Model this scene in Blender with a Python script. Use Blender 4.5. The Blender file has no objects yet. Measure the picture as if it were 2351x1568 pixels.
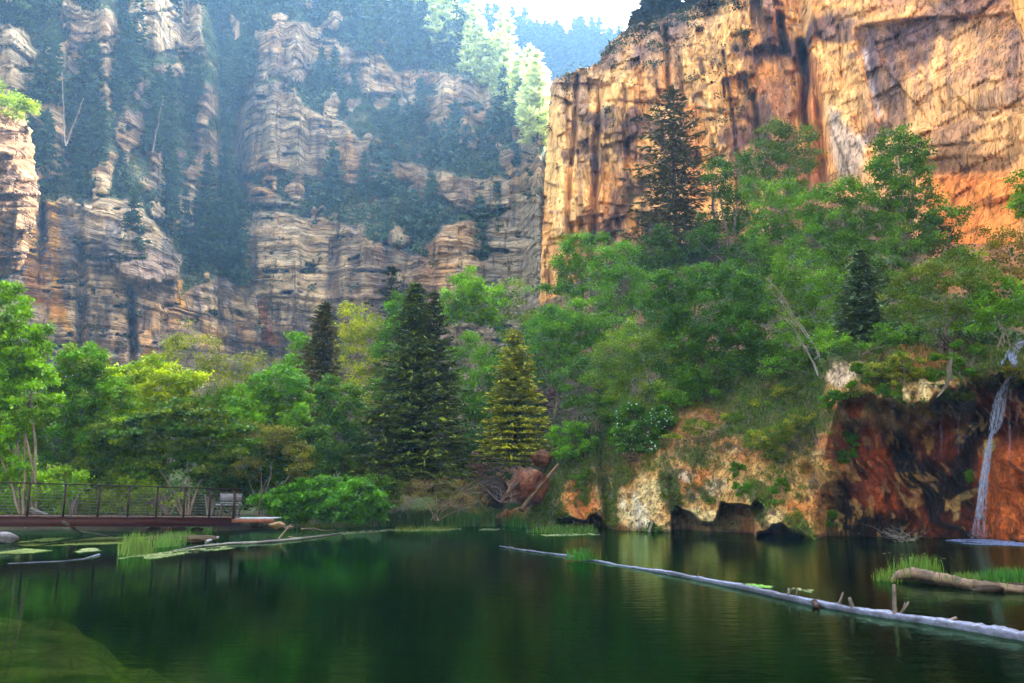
import bpy, math, random
import numpy as np
C = bpy.context
SC = C.scene
COL = SC.collection
R = random.Random(7)
RN = np.random.RandomState(7)
# ---------------------------------------------------------------- camera
FPX, CU, CV, HZ, HCAM = 1959.0, 1175.5, 784.0, 1125.0, 1.8
TH = math.atan((HZ - CV) / FPX)
CT, ST = math.cos(TH), math.sin(TH)
cam = bpy.data.cameras.new('camera'); cam.lens = 30.0; cam.sensor_width = 36.0
cam.clip_start = 0.1; cam.clip_end = 4000
camo = bpy.data.objects.new('camera', cam); COL.objects.link(camo)
camo.location = (0, 0, HCAM); camo.rotation_euler = (math.pi / 2 + TH, 0, 0)
SC.camera = camo

def P(u, v, Y):
    "point at distance Y (metres away along the view's ground direction)"
    u = np.asarray(u, float); v = np.asarray(v, float); Y = np.asarray(Y, float)
    xc = (u - CU) / FPX; yc = (CV - v) / FPX
    dy = CT - yc * ST; dz = ST + yc * CT
    t = Y / dy
    return np.stack([t * xc, Y + 0 * t, HCAM + t * dz], -1)
def W(u, v, z=0.0):
    "point on the water"
    xc = (u - CU) / FPX; yc = (CV - v) / FPX
    dy = CT - yc * ST; dz = ST + yc * CT
    t = (z - HCAM) / dz
    return np.array([t * xc, t * dy, z])
def YW(u, v): return W(u, v)[1]
def px(Y): return Y / FPX          # metres per picture unit at distance Y

# ---------------------------------------------------------------- noise
def _h(ix, iy, iz, seed):
    h = (ix.astype(np.int64) * 374761393 + iy.astype(np.int64) * 668265263 + iz.astype(np.int64) * 2147483647 + seed * 1274126177) & 0xffffffff
    h = ((h ^ (h >> 13)) * 1274126177) & 0xffffffff
    h = ((h ^ (h >> 15)) * 2246822519) & 0xffffffff
    return ((h ^ (h >> 16)) & 0xffffff) / float(0xffffff)
def vn(x, y, z, seed=0):
    x, y, z = np.broadcast_arrays(np.asarray(x, float), y, z)
    ix, iy, iz = np.floor(x), np.floor(y), np.floor(z)
    fx, fy, fz = x - ix, y - iy, z - iz
    fx = fx * fx * (3 - 2 * fx); fy = fy * fy * (3 - 2 * fy); fz = fz * fz * (3 - 2 * fz)
    def c(a, b, d): return _h(ix + a, iy + b, iz + d, seed)
    x00 = c(0,0,0) * (1-fx) + c(1,0,0) * fx; x10 = c(0,1,0) * (1-fx) + c(1,1,0) * fx
    x01 = c(0,0,1) * (1-fx) + c(1,0,1) * fx; x11 = c(0,1,1) * (1-fx) + c(1,1,1) * fx
    y0 = x00 * (1-fy) + x10 * fy; y1 = x01 * (1-fy) + x11 * fy
    return (y0 * (1-fz) + y1 * fz) * 2 - 1
def fbm(x, y, z, o=5, seed=0, g=0.5):
    a, s, t = 1.0, 0.0, 0.0
    for k in range(o):
        f = 2.03 ** k
        s = s + a * vn(x * f, y * f, z * f, seed + k * 17); t += a; a *= g
    return s / t
def ridge(x, y, z, o=4, seed=0):
    a, s, t = 1.0, 0.0, 0.0
    for k in range(o):
        f = 2.1 ** k
        s = s + a * (1 - np.abs(vn(x * f, y * f, z * f, seed + k * 13)) * 2); t += a; a *= 0.5
    return s / t
def blocks(x, z, wx, wz, seed):
    "jointed rock: every block a random height 0..1"
    ix = np.floor(x / wx + 0.35 * vn(x / wx * .5, z / wz * .3, 0, seed))
    off = _h(ix, ix * 0, ix * 0, seed + 5)
    iz = np.floor(z / wz + off * 1.7 + 0.25 * vn(x / wx * .8, z / wz * .8, 3, seed + 9))
    return _h(ix, iz, ix * 0, seed)
def sst(a, b, x):
    t = np.clip((x - a) / (b - a), 0, 1); return t * t * (3 - 2 * t)
def polymask(U, V, poly, w=10.0):
    "1 inside the polygon, soft edge of width w"
    n = len(poly); ins = np.zeros(U.shape, bool); d = np.full(U.shape, 1e9)
    for i in range(n):
        x1, y1 = poly[i]; x2, y2 = poly[(i + 1) % n]
        c = ((y1 > V) != (y2 > V)) & (U < (x2 - x1) * (V - y1) / ((y2 - y1) if y2 != y1 else 1e-9) + x1)
        ins ^= c
        dx, dy = x2 - x1, y2 - y1
        t = np.clip(((U - x1) * dx + (V - y1) * dy) / (dx * dx + dy * dy + 1e-9), 0, 1)
        d = np.minimum(d, np.hypot(U - x1 - t * dx, V - y1 - t * dy))
    s = np.where(ins, d, -d)
    return sst(-w, w, s)
def linedist(U, V, pts):
    d = np.full(U.shape, 1e9)
    for (x1, y1), (x2, y2) in zip(pts[:-1], pts[1:]):
        dx, dy = x2 - x1, y2 - y1
        t = np.clip(((U - x1) * dx + (V - y1) * dy) / (dx * dx + dy * dy + 1e-9), 0, 1)
        d = np.minimum(d, np.hypot(U - x1 - t * dx, V - y1 - t * dy))
    return d
def mix(a, b, m):
    return a * (1 - m)[..., None] + np.array(b) * m[..., None]
def lin(r, g, b):
    f = lambda c: ((c / 255 + 0.055) / 1.055) ** 2.4 if c > 10 else c / 255 / 12.92
    return (f(r), f(g), f(b))

# ---------------------------------------------------------------- scene helpers
def tag(o, label=None, cat=None, group=None, kind=None):
    if label: o['label'] = label
    if cat: o['category'] = cat
    if group: o['group'] = group
    if kind: o['kind'] = kind
    return o
def empty(name, loc, label, cat, group=None):
    o = bpy.data.objects.new(name, None); COL.objects.link(o); o.location = tuple(float(c) for c in loc)
    o.empty_display_size = 0.3
    return tag(o, label, cat, group)
def mesh_np(name, verts, faces, mat, col=None, parent=None, smooth=False, origin=None):
    verts = np.asarray(verts, np.float32).reshape(-1, 3)
    if origin is not None: verts = verts - np.asarray(origin, np.float32)
    faces = np.asarray(faces, np.int32)
    k = faces.shape[1]; me = bpy.data.meshes.new(name)
    me.vertices.add(len(verts)); me.vertices.foreach_set('co', verts.ravel())
    me.loops.add(faces.size); me.loops.foreach_set('vertex_index', faces.ravel())
    me.polygons.add(len(faces)); me.polygons.foreach_set('loop_start', np.arange(0, faces.size, k, dtype=np.int32))
    me.polygons.foreach_set('loop_total', np.full(len(faces), k, np.int32))
    if smooth: me.polygons.foreach_set('use_smooth', np.ones(len(faces), bool))
    me.update(calc_edges=True); me.validate()
    if col is not None:
        a = me.color_attributes.new('Col', 'FLOAT_COLOR', 'POINT')
        c = np.ones((len(verts), 4), np.float32); c[:, :3] = np.asarray(col).reshape(-1, 3)
        a.data.foreach_set('color', c.ravel())
    me.materials.append(mat)
    o = bpy.data.objects.new(name, me); COL.objects.link(o)
    if parent is not None: o.parent = parent
    elif origin is not None: o.location = tuple(float(q) for q in origin)
    return o
def grid_faces(nr, nc):
    i = np.arange(nr * nc).reshape(nr, nc)
    return np.stack([i[:-1, :-1], i[:-1, 1:], i[1:, 1:], i[1:, :-1]], -1).reshape(-1, 4)
class Tubes:
    "collects tapered tubes into one mesh"
    def __init__(s): s.v = []; s.f = []; s.n = 0; s.c = []
    def add(s, pts, rad, k=6, col=(1, 1, 1), rough=0.0):
        pts = np.asarray(pts, float); n = len(pts)
        rad = np.broadcast_to(np.asarray(rad, float), (n,)) if np.ndim(rad) == 0 or len(rad) == n else np.interp(np.linspace(0, 1, n), np.linspace(0, 1, len(rad)), rad)
        d = np.gradient(pts, axis=0); d /= np.linalg.norm(d, axis=1)[:, None] + 1e-9
        up = np.array([0, 0, 1.0]) if abs(d[0][2]) < 0.9 else np.array([1.0, 0, 0])
        a = np.cross(d, up); a /= np.linalg.norm(a, axis=1)[:, None] + 1e-9
        b = np.cross(d, a)
        th = np.linspace(0, 2 * math.pi, k, endpoint=False)
        rr = rad[:, None] * (1 + rough * RN.uniform(-1, 1, (n, k))) if rough else np.repeat(rad[:, None], k, 1)
        if rough:
            base_ = RN.uniform(-1, 1, k)[None] * .7 + .5 * np.cumsum(RN.normal(size=(n, k)) * .35, 0) / np.sqrt(np.arange(n) + 1.)[:, None]
            rr = rad[:, None] * (1 + rough * base_ + rough * .35 * RN.uniform(-1, 1, (n, k)))
        ring = pts[:, None, :] + rr[..., None] * (np.cos(th)[None, :, None] * a[:, None, :] + np.sin(th)[None, :, None] * b[:, None, :])
        idx = np.arange(n * k).reshape(n, k) + s.n
        j = np.roll(idx, -1, axis=1)
        f = np.stack([idx[:-1], j[:-1], j[1:], idx[1:]], -1).reshape(-1, 4)
        s.v.append(ring.reshape(-1, 3)); s.f.append(f); s.n += n * k
        # end caps (fans folded into quads)
        for e in (0, n - 1):
            c = pts[e][None]; s.v.append(c); ci = s.n; s.n += 1
            r_ = idx[e]
            s.f.append(np.array([[r_[q], r_[(q + 1) % k], r_[(q + 2) % k], ci] for q in range(0, k - 1, 2)]))
        cc = np.tile(np.array(col, float), (n, k, 1))
        if rough: cc = cc * (RN.uniform(.25, 1.6, (1, k, 1)) * RN.uniform(.7, 1.25, (n, k, 1)) * (1 - .45 * (vn(np.arange(n) / 4.0, 0 * np.arange(n), 0 * np.arange(n), s.n % 97) > .3))[:, None, None])
        s.c.append(np.concatenate([cc.reshape(-1, 3), np.tile(np.array(col, float) * .8, (2, 1))]))
    def build(s, name, mat, parent=None, smooth=True, origin=None):
        return mesh_np(name, np.concatenate(s.v), np.concatenate(s.f), mat, np.concatenate(s.c), parent, smooth, origin)
def wob(p0, p1, n=5, amp=0.1, sag=0.0):
    p0 = np.asarray(p0, float); p1 = np.asarray(p1, float)
    t = np.linspace(0, 1, n)[:, None]; L = np.linalg.norm(p1 - p0)
    q = p0 + (p1 - p0) * t
    q[1:-1] += RN.uniform(-1, 1, (n - 2, 3)) * amp * L
    q[:, 2] += (np.sin(t[:, 0] * math.pi)) * sag * L
    return q
def leaf_mesh(c, size, col, nbias=0.7, aspect=0.5, dirs=None):
    "rhombic leaves: centres c, half lengths size, colours col"
    n = len(c)
    nrm = RN.normal(size=(n, 3)); nrm[:, 2] += nbias * 1.6; nrm /= np.linalg.norm(nrm, axis=1)[:, None]
    a = RN.normal(size=(n, 3)) if dirs is None else dirs + RN.normal(size=(n, 3)) * 0.25
    a -= nrm * (a * nrm).sum(1)[:, None]; a /= np.linalg.norm(a, axis=1)[:, None] + 1e-9
    b = np.cross(nrm, a)
    s = np.broadcast_to(size, (n,))[:, None]
    v = np.stack([c - a * s, c - b * s * aspect, c + a * s, c + b * s * aspect], 1)
    f = np.arange(n * 4).reshape(n, 4)
    return v.reshape(-1, 3), f, np.repeat(col, 4, axis=0)

# ---------------------------------------------------------------- materials
def newmat(name):
    m = bpy.data.materials.new(name); m.use_nodes = True
    nt = m.node_tree; nt.nodes.clear()
    return m, nt, nt.nodes, nt.links
def N(nt, t, **kw):
    n = nt.nodes.new(t)
    for k, v in kw.items():
        if k == 'ins':
            for a, b in v.items(): n.inputs[a].default_value = b
        else: setattr(n, k, v)
    return n
def rock_mat(name, sc=(1, 1, 1), fine=0.35, bump=0.5, rough=0.9, spec=0.15, crackscale=0.5, bdist=0.2, strata=None, sdark=.45, vcrack=.65, dist=.3):
    m, nt, nd, L = newmat(name)
    out = N(nt, 'ShaderNodeOutputMaterial'); pb = N(nt, 'ShaderNodeBsdfPrincipled')
    pb.inputs['Roughness'].default_value = rough; pb.inputs['Specular IOR Level'].default_value = spec
    at = N(nt, 'ShaderNodeVertexColor', layer_name='Col')
    geo = N(nt, 'ShaderNodeNewGeometry'); mp = N(nt, 'ShaderNodeMapping'); mp.inputs['Scale'].default_value = sc
    L.new(geo.outputs['Position'], mp.inputs['Vector'])
    n1 = N(nt, 'ShaderNodeTexNoise', ins={'Scale': 1.0, 'Detail': 8.0, 'Roughness': 0.65, 'Distortion': dist})
    n2 = N(nt, 'ShaderNodeTexNoise', ins={'Scale': 6.0, 'Detail': 5.0, 'Roughness': 0.7})
    vo = N(nt, 'ShaderNodeTexVoronoi', feature='DISTANCE_TO_EDGE', ins={'Scale': crackscale})
    for n in (n1, n2, vo): L.new(mp.outputs[0], n.inputs['Vector'])
    r1 = N(nt, 'ShaderNodeMapRange', ins={'From Min': 0.3, 'From Max': 0.7, 'To Min': 1 - fine, 'To Max': 1 + fine})
    L.new(n1.outputs[0], r1.inputs[0])
    r2 = N(nt, 'ShaderNodeMapRange', ins={'From Min': 0.3, 'From Max': 0.7, 'To Min': 1 - fine * .7, 'To Max': 1 + fine * .7})
    L.new(n2.outputs[0], r2.inputs[0])
    r3 = N(nt, 'ShaderNodeMapRange', ins={'From Min': 0.0, 'From Max': 0.05, 'To Min': vcrack, 'To Max': 1.0})
    L.new(vo.outputs[0], r3.inputs[0])
    m1 = N(nt, 'ShaderNodeMath', operation='MULTIPLY'); L.new(r1.outputs[0], m1.inputs[0]); L.new(r2.outputs[0], m1.inputs[1])
    m2 = N(nt, 'ShaderNodeMath', operation='MULTIPLY'); L.new(m1.outputs[0], m2.inputs[0]); L.new(r3.outputs[0], m2.inputs[1])
    sline = None
    if strata:
        for q, (ssc, lo, hi) in enumerate(strata):
            mp2 = N(nt, 'ShaderNodeMapping'); mp2.inputs['Scale'].default_value = ssc; L.new(geo.outputs['Position'], mp2.inputs['Vector'])
            ns = N(nt, 'ShaderNodeTexNoise', ins={'Scale': 1.0, 'Detail': 3.0, 'Roughness': 0.6}); L.new(mp2.outputs[0], ns.inputs['Vector'])
            rs = N(nt, 'ShaderNodeMapRange', ins={'From Min': lo, 'From Max': hi, 'To Min': 1 - sdark, 'To Max': 1.08}); L.new(ns.outputs[0], rs.inputs[0])
            mk = N(nt, 'ShaderNodeMath', operation='MULTIPLY'); L.new(m2.outputs[0], mk.inputs[0]); L.new(rs.outputs[0], mk.inputs[1]); m2 = mk
            if sline is None: sline = rs
            else:
                mm_ = N(nt, 'ShaderNodeMath', operation='MULTIPLY'); L.new(sline.outputs[0], mm_.inputs[0]); L.new(rs.outputs[0], mm_.inputs[1]); sline = mm_
    vm = N(nt, 'ShaderNodeVectorMath', operation='SCALE'); L.new(at.outputs[0], vm.inputs[0]); L.new(m2.outputs[0], vm.inputs['Scale'])
    L.new(vm.outputs[0], pb.inputs['Base Color'])
    ad = N(nt, 'ShaderNodeMath', operation='MULTIPLY_ADD', ins={1: 0.4}); L.new(n2.outputs[0], ad.inputs[0]); L.new(n1.outputs[0], ad.inputs[2])
    a2 = N(nt, 'ShaderNodeMath', operation='MULTIPLY_ADD', ins={1: 0.5}); L.new(r3.outputs[0], a2.inputs[0]); L.new(ad.outputs[0], a2.inputs[2])
    if sline is not None:
        a3 = N(nt, 'ShaderNodeMath', operation='MULTIPLY_ADD', ins={1: 1.2}); L.new(sline.outputs[0], a3.inputs[0]); L.new(a2.outputs[0], a3.inputs[2]); a2 = a3
    bp = N(nt, 'ShaderNodeBump', ins={'Strength': bump, 'Distance': bdist}); L.new(a2.outputs[0], bp.inputs['Height'])
    L.new(bp.outputs[0], pb.inputs['Normal']); L.new(pb.outputs[0], out.inputs[0])
    return m
def leaf_mat(name, trans=0.35, rough=0.55):
    m, nt, nd, L = newmat(name)
    out = N(nt, 'ShaderNodeOutputMaterial'); pb = N(nt, 'ShaderNodeBsdfPrincipled')
    pb.inputs['Roughness'].default_value = rough; pb.inputs['Specular IOR Level'].default_value = 0.25
    at = N(nt, 'ShaderNodeVertexColor', layer_name='Col')
    tr = N(nt, 'ShaderNodeBsdfTranslucent'); mx = N(nt, 'ShaderNodeMixShader', ins={0: trans})
    g = N(nt, 'ShaderNodeNewGeometry')
    nz = N(nt, 'ShaderNodeTexNoise', ins={'Scale': 0.8, 'Detail': 2.0}); L.new(g.outputs['Position'], nz.inputs['Vector'])
    mr = N(nt, 'ShaderNodeMapRange', ins={'From Min': 0.3, 'From Max': 0.7, 'To Min': 0.75, 'To Max': 1.25}); L.new(nz.outputs[0], mr.inputs[0])
    vm = N(nt, 'ShaderNodeVectorMath', operation='SCALE'); L.new(at.outputs[0], vm.inputs[0]); L.new(mr.outputs[0], vm.inputs['Scale'])
    L.new(vm.outputs[0], pb.inputs['Base Color']); L.new(vm.outputs[0], tr.inputs[0])
    L.new(pb.outputs[0], mx.inputs[1]); L.new(tr.outputs[0], mx.inputs[2]); L.new(mx.outputs[0], out.inputs[0])
    return m
M_cliff = rock_mat('canyon_rock', (0.25, 0.25, 0.9), 0.42, 1.0, crackscale=1.2, bdist=1.0, strata=[((.07, .07, 1.3), .36, .5), ((.9, .9, .09), .34, .46), ((.3, .3, 4.5), .34, .44)], vcrack=.9, dist=0)
M_tower = rock_mat('orange_cliff_rock', (0.9, 0.9, 0.35), 0.34, 0.9, crackscale=0.8, bdist=0.4, strata=[((1.6, 1.6, .12), .36, .47), ((.12, .12, 1.1), .30, .40), ((4, 4, .8), .34, .44)], sdark=.36, vcrack=.92, dist=0)
M_bank = rock_mat('travertine', (2.2, 2.2, 2.0), 0.5, 1.0, rough=0.6, spec=0.35, crackscale=0.7, bdist=0.3, strata=[((7, 7, 5), .36, .46), ((2.5, 2.5, .8), .34, .44)], sdark=.38, vcrack=.95)
M_soil = rock_mat('soil', (1.5, 1.5, 1.5), 0.4, 0.7, crackscale=1.5)
M_stone = rock_mat('stone', (4, 4, 4), 0.35, 0.6, rough=0.8, crackscale=0.6, bdist=0.05)
M_wood = rock_mat('weathered_wood', (9, 9, 9), 0.35, 0.6, rough=0.7, spec=0.3, crackscale=0.9, bdist=0.02)
M_bark = rock_mat('bark', (5, 5, 2), 0.4, 0.7, crackscale=1.5, bdist=0.03)
M_rust = rock_mat('rusted_steel', (12, 12, 12), 0.25, 0.2, rough=0.65, spec=0.3, crackscale=0.2, bdist=0.005)
M_leaf = leaf_mat('leaves'); M_needle = leaf_mat('needles', 0.12, 0.7); M_grass = leaf_mat('grass_blades', 0.3)
M_farneedle = leaf_mat('far_needles', 0.3, 0.8); M_paintlit_needle = leaf_mat('painted_backlit_needles', 0.65, 0.8)  # second needle material is made extra translucent to imitate backlight on the crest

def Pu(Ppts):
    return Ppts
def sheet(name, U, V, Y, col, mat, top_back=(3, 15, 60), left_back=None, kind='structure', smooth=False):
    G = P(U, V, Y)
    Cc = np.broadcast_to(col, G.shape).copy()
    if top_back:
        rows = [G[-1] + np.stack([G[-1][:, 0] / G[-1][:, 1] * d, 0 * G[-1][:, 0] + d, 0 * G[-1][:, 0] + d * .12], -1) for d in top_back]
        G = np.concatenate([G, np.stack(rows)], 0); Cc = np.concatenate([Cc] + [Cc[-1:]] * len(top_back), 0)
    if left_back:
        sgn, ds = left_back
        if sgn > 0: # left edge turns back
            cols = [G[:, :1] + np.array([0.25 * d, d, 0]) for d in ds][::-1]
            G = np.concatenate(cols + [G], 1); Cc = np.concatenate([Cc[:, :1]] * len(ds) + [Cc], 1)
        else:
            sgn_k = .6 if sgn == -1 else 1.3
            cols = [G[:, -1:] + np.array([-sgn_k * d, d, 0]) for d in ds]
            G = np.concatenate([G] + cols, 1); Cc = np.concatenate([Cc] + [Cc[:, -1:]] * len(ds), 1)
    o = mesh_np(name, G.reshape(-1, 3), grid_faces(*G.shape[:2]), mat, Cc.reshape(-1, 3), smooth=smooth)
    if kind: o['kind'] = kind
    return o
def np_interp(x, pts):
    xs = [p[0] for p in pts]; ys = [p[1] for p in pts]
    return np.interp(x, xs, ys)

# ================================================================ FAR CLIFFS
def grid_uv(u0, u1, nu, vb, top, nv, edge=None, uedge=None):
    s = np.linspace(0, 1, nu); t = np.linspace(0, 1, nv)
    Us = u0 + (u1 - u0) * s
    vt = np_interp(Us, top)
    V = vb + (vt[None, :] - vb) * t[:, None]
    U = np.repeat(Us[None, :], nv, 0)
    return U, V
def cumdepth(U, V, Y0, rate):
    "integrate depth up the slope: rate = metres back per metre up"
    Y = np.zeros_like(U); Y[0] = Y0
    for i in range(1, len(U)):
        dz = (V[i - 1] - V[i]) * Y[i - 1] / FPX
        Y[i] = Y[i - 1] + dz * rate[i]
    return Y
def rock_strata(X, Z, seed, hz=2.2):
    w = Z + .03 * X + 1.0 * fbm(X * .02, 0 * X, Z * .04, 2, seed)
    layer = _h(np.floor(w / hz), 0 * X, 0 * X, seed + 3) * .6 + _h(np.floor(w / (hz * .37)), 0 * X, 0 * X, seed + 4) * .4
    return layer
GREEN_D = np.array(lin(62, 84, 44)); 
def massif(name, u0, u1, nu, nv, vb, top, Y0, rocks, seed, rate_rock=.18, rate_veg=.95, extra=None, hz=2.4, left_back=None, amp=1.0, jag=4, veg_bias=0.0):
    U, V = grid_uv(u0, u1, nu, vb, top, nv)
    V = V + (np.linspace(0, 1, nv) ** 6)[:, None] * jag * 2 * fbm(U / 18, 0 * U, 0 * U + seed, 4, seed)
    wu = U + 26 * fbm(U / 60, V / 60, 0 * U, 4, seed + 1); wv = V + 20 * fbm(U / 50, V / 50, 0 * U + 5, 4, seed + 2)
    rk = np.zeros_like(U)
    for poly in rocks: rk = np.maximum(rk, polymask(wu, wv, poly, 6))
    # thin ledges of scrub inside the rock, and outcrops inside the scrub
    nn = fbm(U / 55, V / 16, 0 * U + 1, 5, seed + 7)
    nb = fbm(U / 40, V / 40, 0 * U + 1, 5, seed + 27)
    rk = rk * (1 - sst(.30, .42, nn + veg_bias)) ; rk = np.maximum(rk, .95 * sst(.10, .20, nb) * (rk < .5))
    Yb = np.broadcast_to(np.asarray(Y0, float), (nu,)) if np.ndim(Y0) == 0 else Y0
    Yg = cumdepth(U, V, Yb, rate_veg * (1 - rk) + rate_rock * rk)
    # smooth the depth sideways so that terraces run on
    k = 7; ker = np.hanning(k * 2 + 3)[1:-1]; ker /= ker.sum()
    Yp = np.pad(Yg, ((0, 0), (k, k)), mode='edge')
    Yg = sum(ker[i] * Yp[:, i:i + nu] for i in range(2 * k + 1))
    G = P(U, V, Yg); X, Z = G[..., 0], G[..., 2]
    butt = fbm(X / 16, Z / 60, 0 * X, 3, seed + 13) + .35 * ridge(X / 9, Z / 70, 0 * X, 2, seed + 18) - .2
    Yg = Yg - 4.2 * amp * butt
    G = P(U, V, Yg); X, Z = G[..., 0], G[..., 2]
    lay = rock_strata(X, Z, seed, hz)
    blk = blocks(X, Z, 5.0, 7.0, seed + 11) * .6 + blocks(X, Z, 2.1, 2.6, seed + 12) * .4
    fine = fbm(X / 3, Z / 3, 0 * X, 4, seed + 14)
    rough_r = (1.5 * lay + 2.2 * blk + .8 * fine) * amp
    rough_v = (2.2 * fbm(X / 6, Z / 6, 0 * X, 4, seed + 15)) * amp
    Yg = Yg - rk * rough_r - (1 - rk) * rough_v
    tan = np.array(lin(222, 190, 142)); 
    c = np.broadcast_to(tan, U.shape + (3,)).copy()
    c = mix(c, lin(200, 160, 116), sst(-.1, .5, fbm(X / 14, Z / 9, 0 * X, 4, seed + 21)))
    c = mix(c, lin(240, 216, 172), .7 * sst(.05, .5, fbm(X / 9, Z / 3.0, 0 * X, 4, seed + 22)))
    c = mix(c, lin(120, 98, 88), .75 * sst(.1, .45, fbm(X / 5, Z / 22, 0 * X, 4, seed + 23)))
    c = mix(c, lin(225, 168, 104), .6 * sst(.25, .5, fbm(X / 7, Z / 16, 0 * X, 3, seed + 24)))
    c = c * (0.62 + 0.62 * lay)[..., None]
    vegc = np.broadcast_to(GREEN_D, c.shape).copy()
    vegc = mix(vegc, lin(150, 140, 100), .7 * sst(-.1, .5, fbm(X / 4, Z / 4, 0 * X, 4, seed + 25)))
    vegc = vegc * (0.6 + 0.8 * _h(np.floor(X / 1.2), np.floor(Z / 1.2), 0 * X, seed))[..., None]
    if extra: c, Yg = extra(U, V, X, Z, c, Yg)
    col = vegc * (1 - rk)[..., None] + c * rk[..., None]
    o = sheet(name, U, V, Yg, col, M_cliff, left_back=left_back)
    return U, V, Yg, rk, o

# far forested ridge
FU, FV, FY, FR, _ = massif('far_ridge', 820, 1560, 130, 60, 460, [(820, -30), (1000, 40), (1100, 76), (1200, 104), (1300, 126), (1400, 134), (1560, 200)], 262, [], 101, rate_veg=.9, amp=1.2)
# centre massif
CR = [
 [(590,115),(645,55),(705,60),(770,95),(870,135),(905,170),(1040,165),(1125,190),(1145,230),(1140,300),(1060,265),(990,270),(930,220),(860,215),(800,190),(720,150),(700,200),(650,190),(620,160),(590,170)],
 [(550,260),(575,225),(600,200),(640,190),(668,205),(680,245),(720,250),(790,285),(860,335),(900,370),(960,380),(900,420),(820,420),(700,405),(620,395),(550,410)],
 [(550,520),(600,485),(740,500),(840,520),(850,560),(930,570),(990,600),(1010,520),(1060,500),(1140,490),(1260,440),(1260,1150),(550,1150)],
 [(900,370),(1000,385),(1090,405),(1180,420),(1185,330),(1240,320),(1262,480),(1150,480),(1050,470),(960,430),(900,410)],
 [(560,430),(640,440),(700,470),(560,470)]]
def cex(U, V, X, Z, c, Y):
    # dark water-stained lower wall
    m = sst(640, 740, V + 50 * fbm(U / 60, V / 60, 0 * U, 3, 5)) * (1 - sst(1000, 1240, U))
    c = mix(c, lin(88, 76, 72), .75 * m * (0.45 + .55 * sst(-.2, .3, fbm(U / 9, V / 40, 0 * U, 4, 8))))
    m = polymask(U, V, [(588,690),(610,690),(625,760),(640,790),(600,790)], 8); c = mix(c, lin(215, 140, 90), .8 * m)
    Y = Y - np.clip(U - 1195, 0, None) * .32
    m = sst(1040, 1150, U) * sst(380, 480, V); c = mix(c, lin(170, 160, 140), .6 * m)
    return c, Y
CUx, CVx, CYx, CRk, _ = massif('canyon_wall', 420, 1330, 370, 520, 1120,
    [(420, -520), (800, -520), (860, -330), (915, -130), (950, -20), (975, 35), (1040, 100), (1100, 160), (1170, 225), (1235, 285), (1262, 300), (1330, 330)],
    np.interp(np.linspace(420, 1330, 370), [420, 560, 900, 1330], [175, 150, 150, 158]), CR, 201, rate_rock=.16, rate_veg=.8, extra=cex)
# left canyon wall
LR = [
 [(-460,60),(60,60),(90,180),(60,240),(-460,240)], [(150,20),(200,10),(270,40),(270,170),(210,200),(170,150)],
 [(290,-60),(440,-60),(470,60),(460,130),(400,130),(320,110),(300,50)], [(470,200),(500,200),(500,270),(480,310),(450,320),(460,260)],
 [(-560,430),(50,450),(180,480),(200,455),(330,465),(390,540),(415,610),(430,680),(490,640),(640,660),(640,1150),(-560,1150)],
 [(330,380),(355,385),(360,450),(335,440)], [(415,420),(450,430),(450,520),(430,500)], [(60,250),(150,240),(170,330),(90,330)]]
def lex(U, V, X, Z, c, Y):
    f = fbm(U / 14, V / 14, 0 * U, 4, 31); wu = U + 10 * f; wv = V + 12 * f
    c = mix(c, lin(112, 104, 108), .7 * sst(-.15, .2, fbm(U / 24, V / 60, 0 * U, 4, 33)) * sst(440, 520, V))
    for p in ([(52,460),(88,455),(82,520),(110,560),(105,700),(60,690),(55,560)], [(105,460),(135,460),(135,640),(165,760),(110,740),(115,600)], [(402,620),(425,640),(428,715),(405,700)],[(130,160),(150,150),(150,260),(130,250)]):
        c = mix(c, lin(238, 172, 70), .9 * polymask(wu, wv, p, 6))
    c = mix(c, lin(96, 52, 46), .8 * polymask(wu, wv, [(86,470),(108,470),(108,560),(92,560)], 4))
    c = mix(c, lin(150, 84, 56), .55 * polymask(wu, wv, [(60,600),(100,600),(100,700),(60,690)], 8))
    c = mix(c, lin(186, 156, 130), .85 * polymask(wu, wv, [(280,585),(340,570),(405,590),(408,650),(395,690),(280,660)], 8))
    c = mix(c, lin(70, 52, 46), .8 * polymask(wu, wv, [(292,660),(310,660),(325,790),(300,830)], 8))
    # bulging block over an undercut, and a deep chimney
    Y = Y - 5 * polymask(wu, wv, [(240,540),(300,520),(400,570),(412,600),(405,648),(330,652),(290,640),(250,600)], 4)
    Y = Y + 4 * np.exp(-(linedist(U, V, [(97,462),(98,530),(92,600)]) / 7) ** 2) + 3.5 * np.exp(-(linedist(U, V, [(298,660),(305,840)]) / 9) ** 2)
    Y = Y + 4 * np.exp(-(linedist(U, V, [(185,560),(190,640),(182,800)]) / 10) ** 2)
    return c, Y
LUx, LVx, LYx, LRk, _ = massif('canyon_slope', -520, 600, 440, 390, 1120, [(-520, -160), (-120, -120), (380, -90), (450, -40), (475, 20), (500, 120), (505, 260), (520, 400), (545, 520), (590, 690), (600, 760)],
    np.interp(np.linspace(-520, 600, 440), [-520, -120, 0, 300, 600], [70, 90, 98, 108, 135]), LR, 301, rate_rock=.15, rate_veg=.75, extra=lex, left_back=(-1, (4, 12, 40)))

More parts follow.
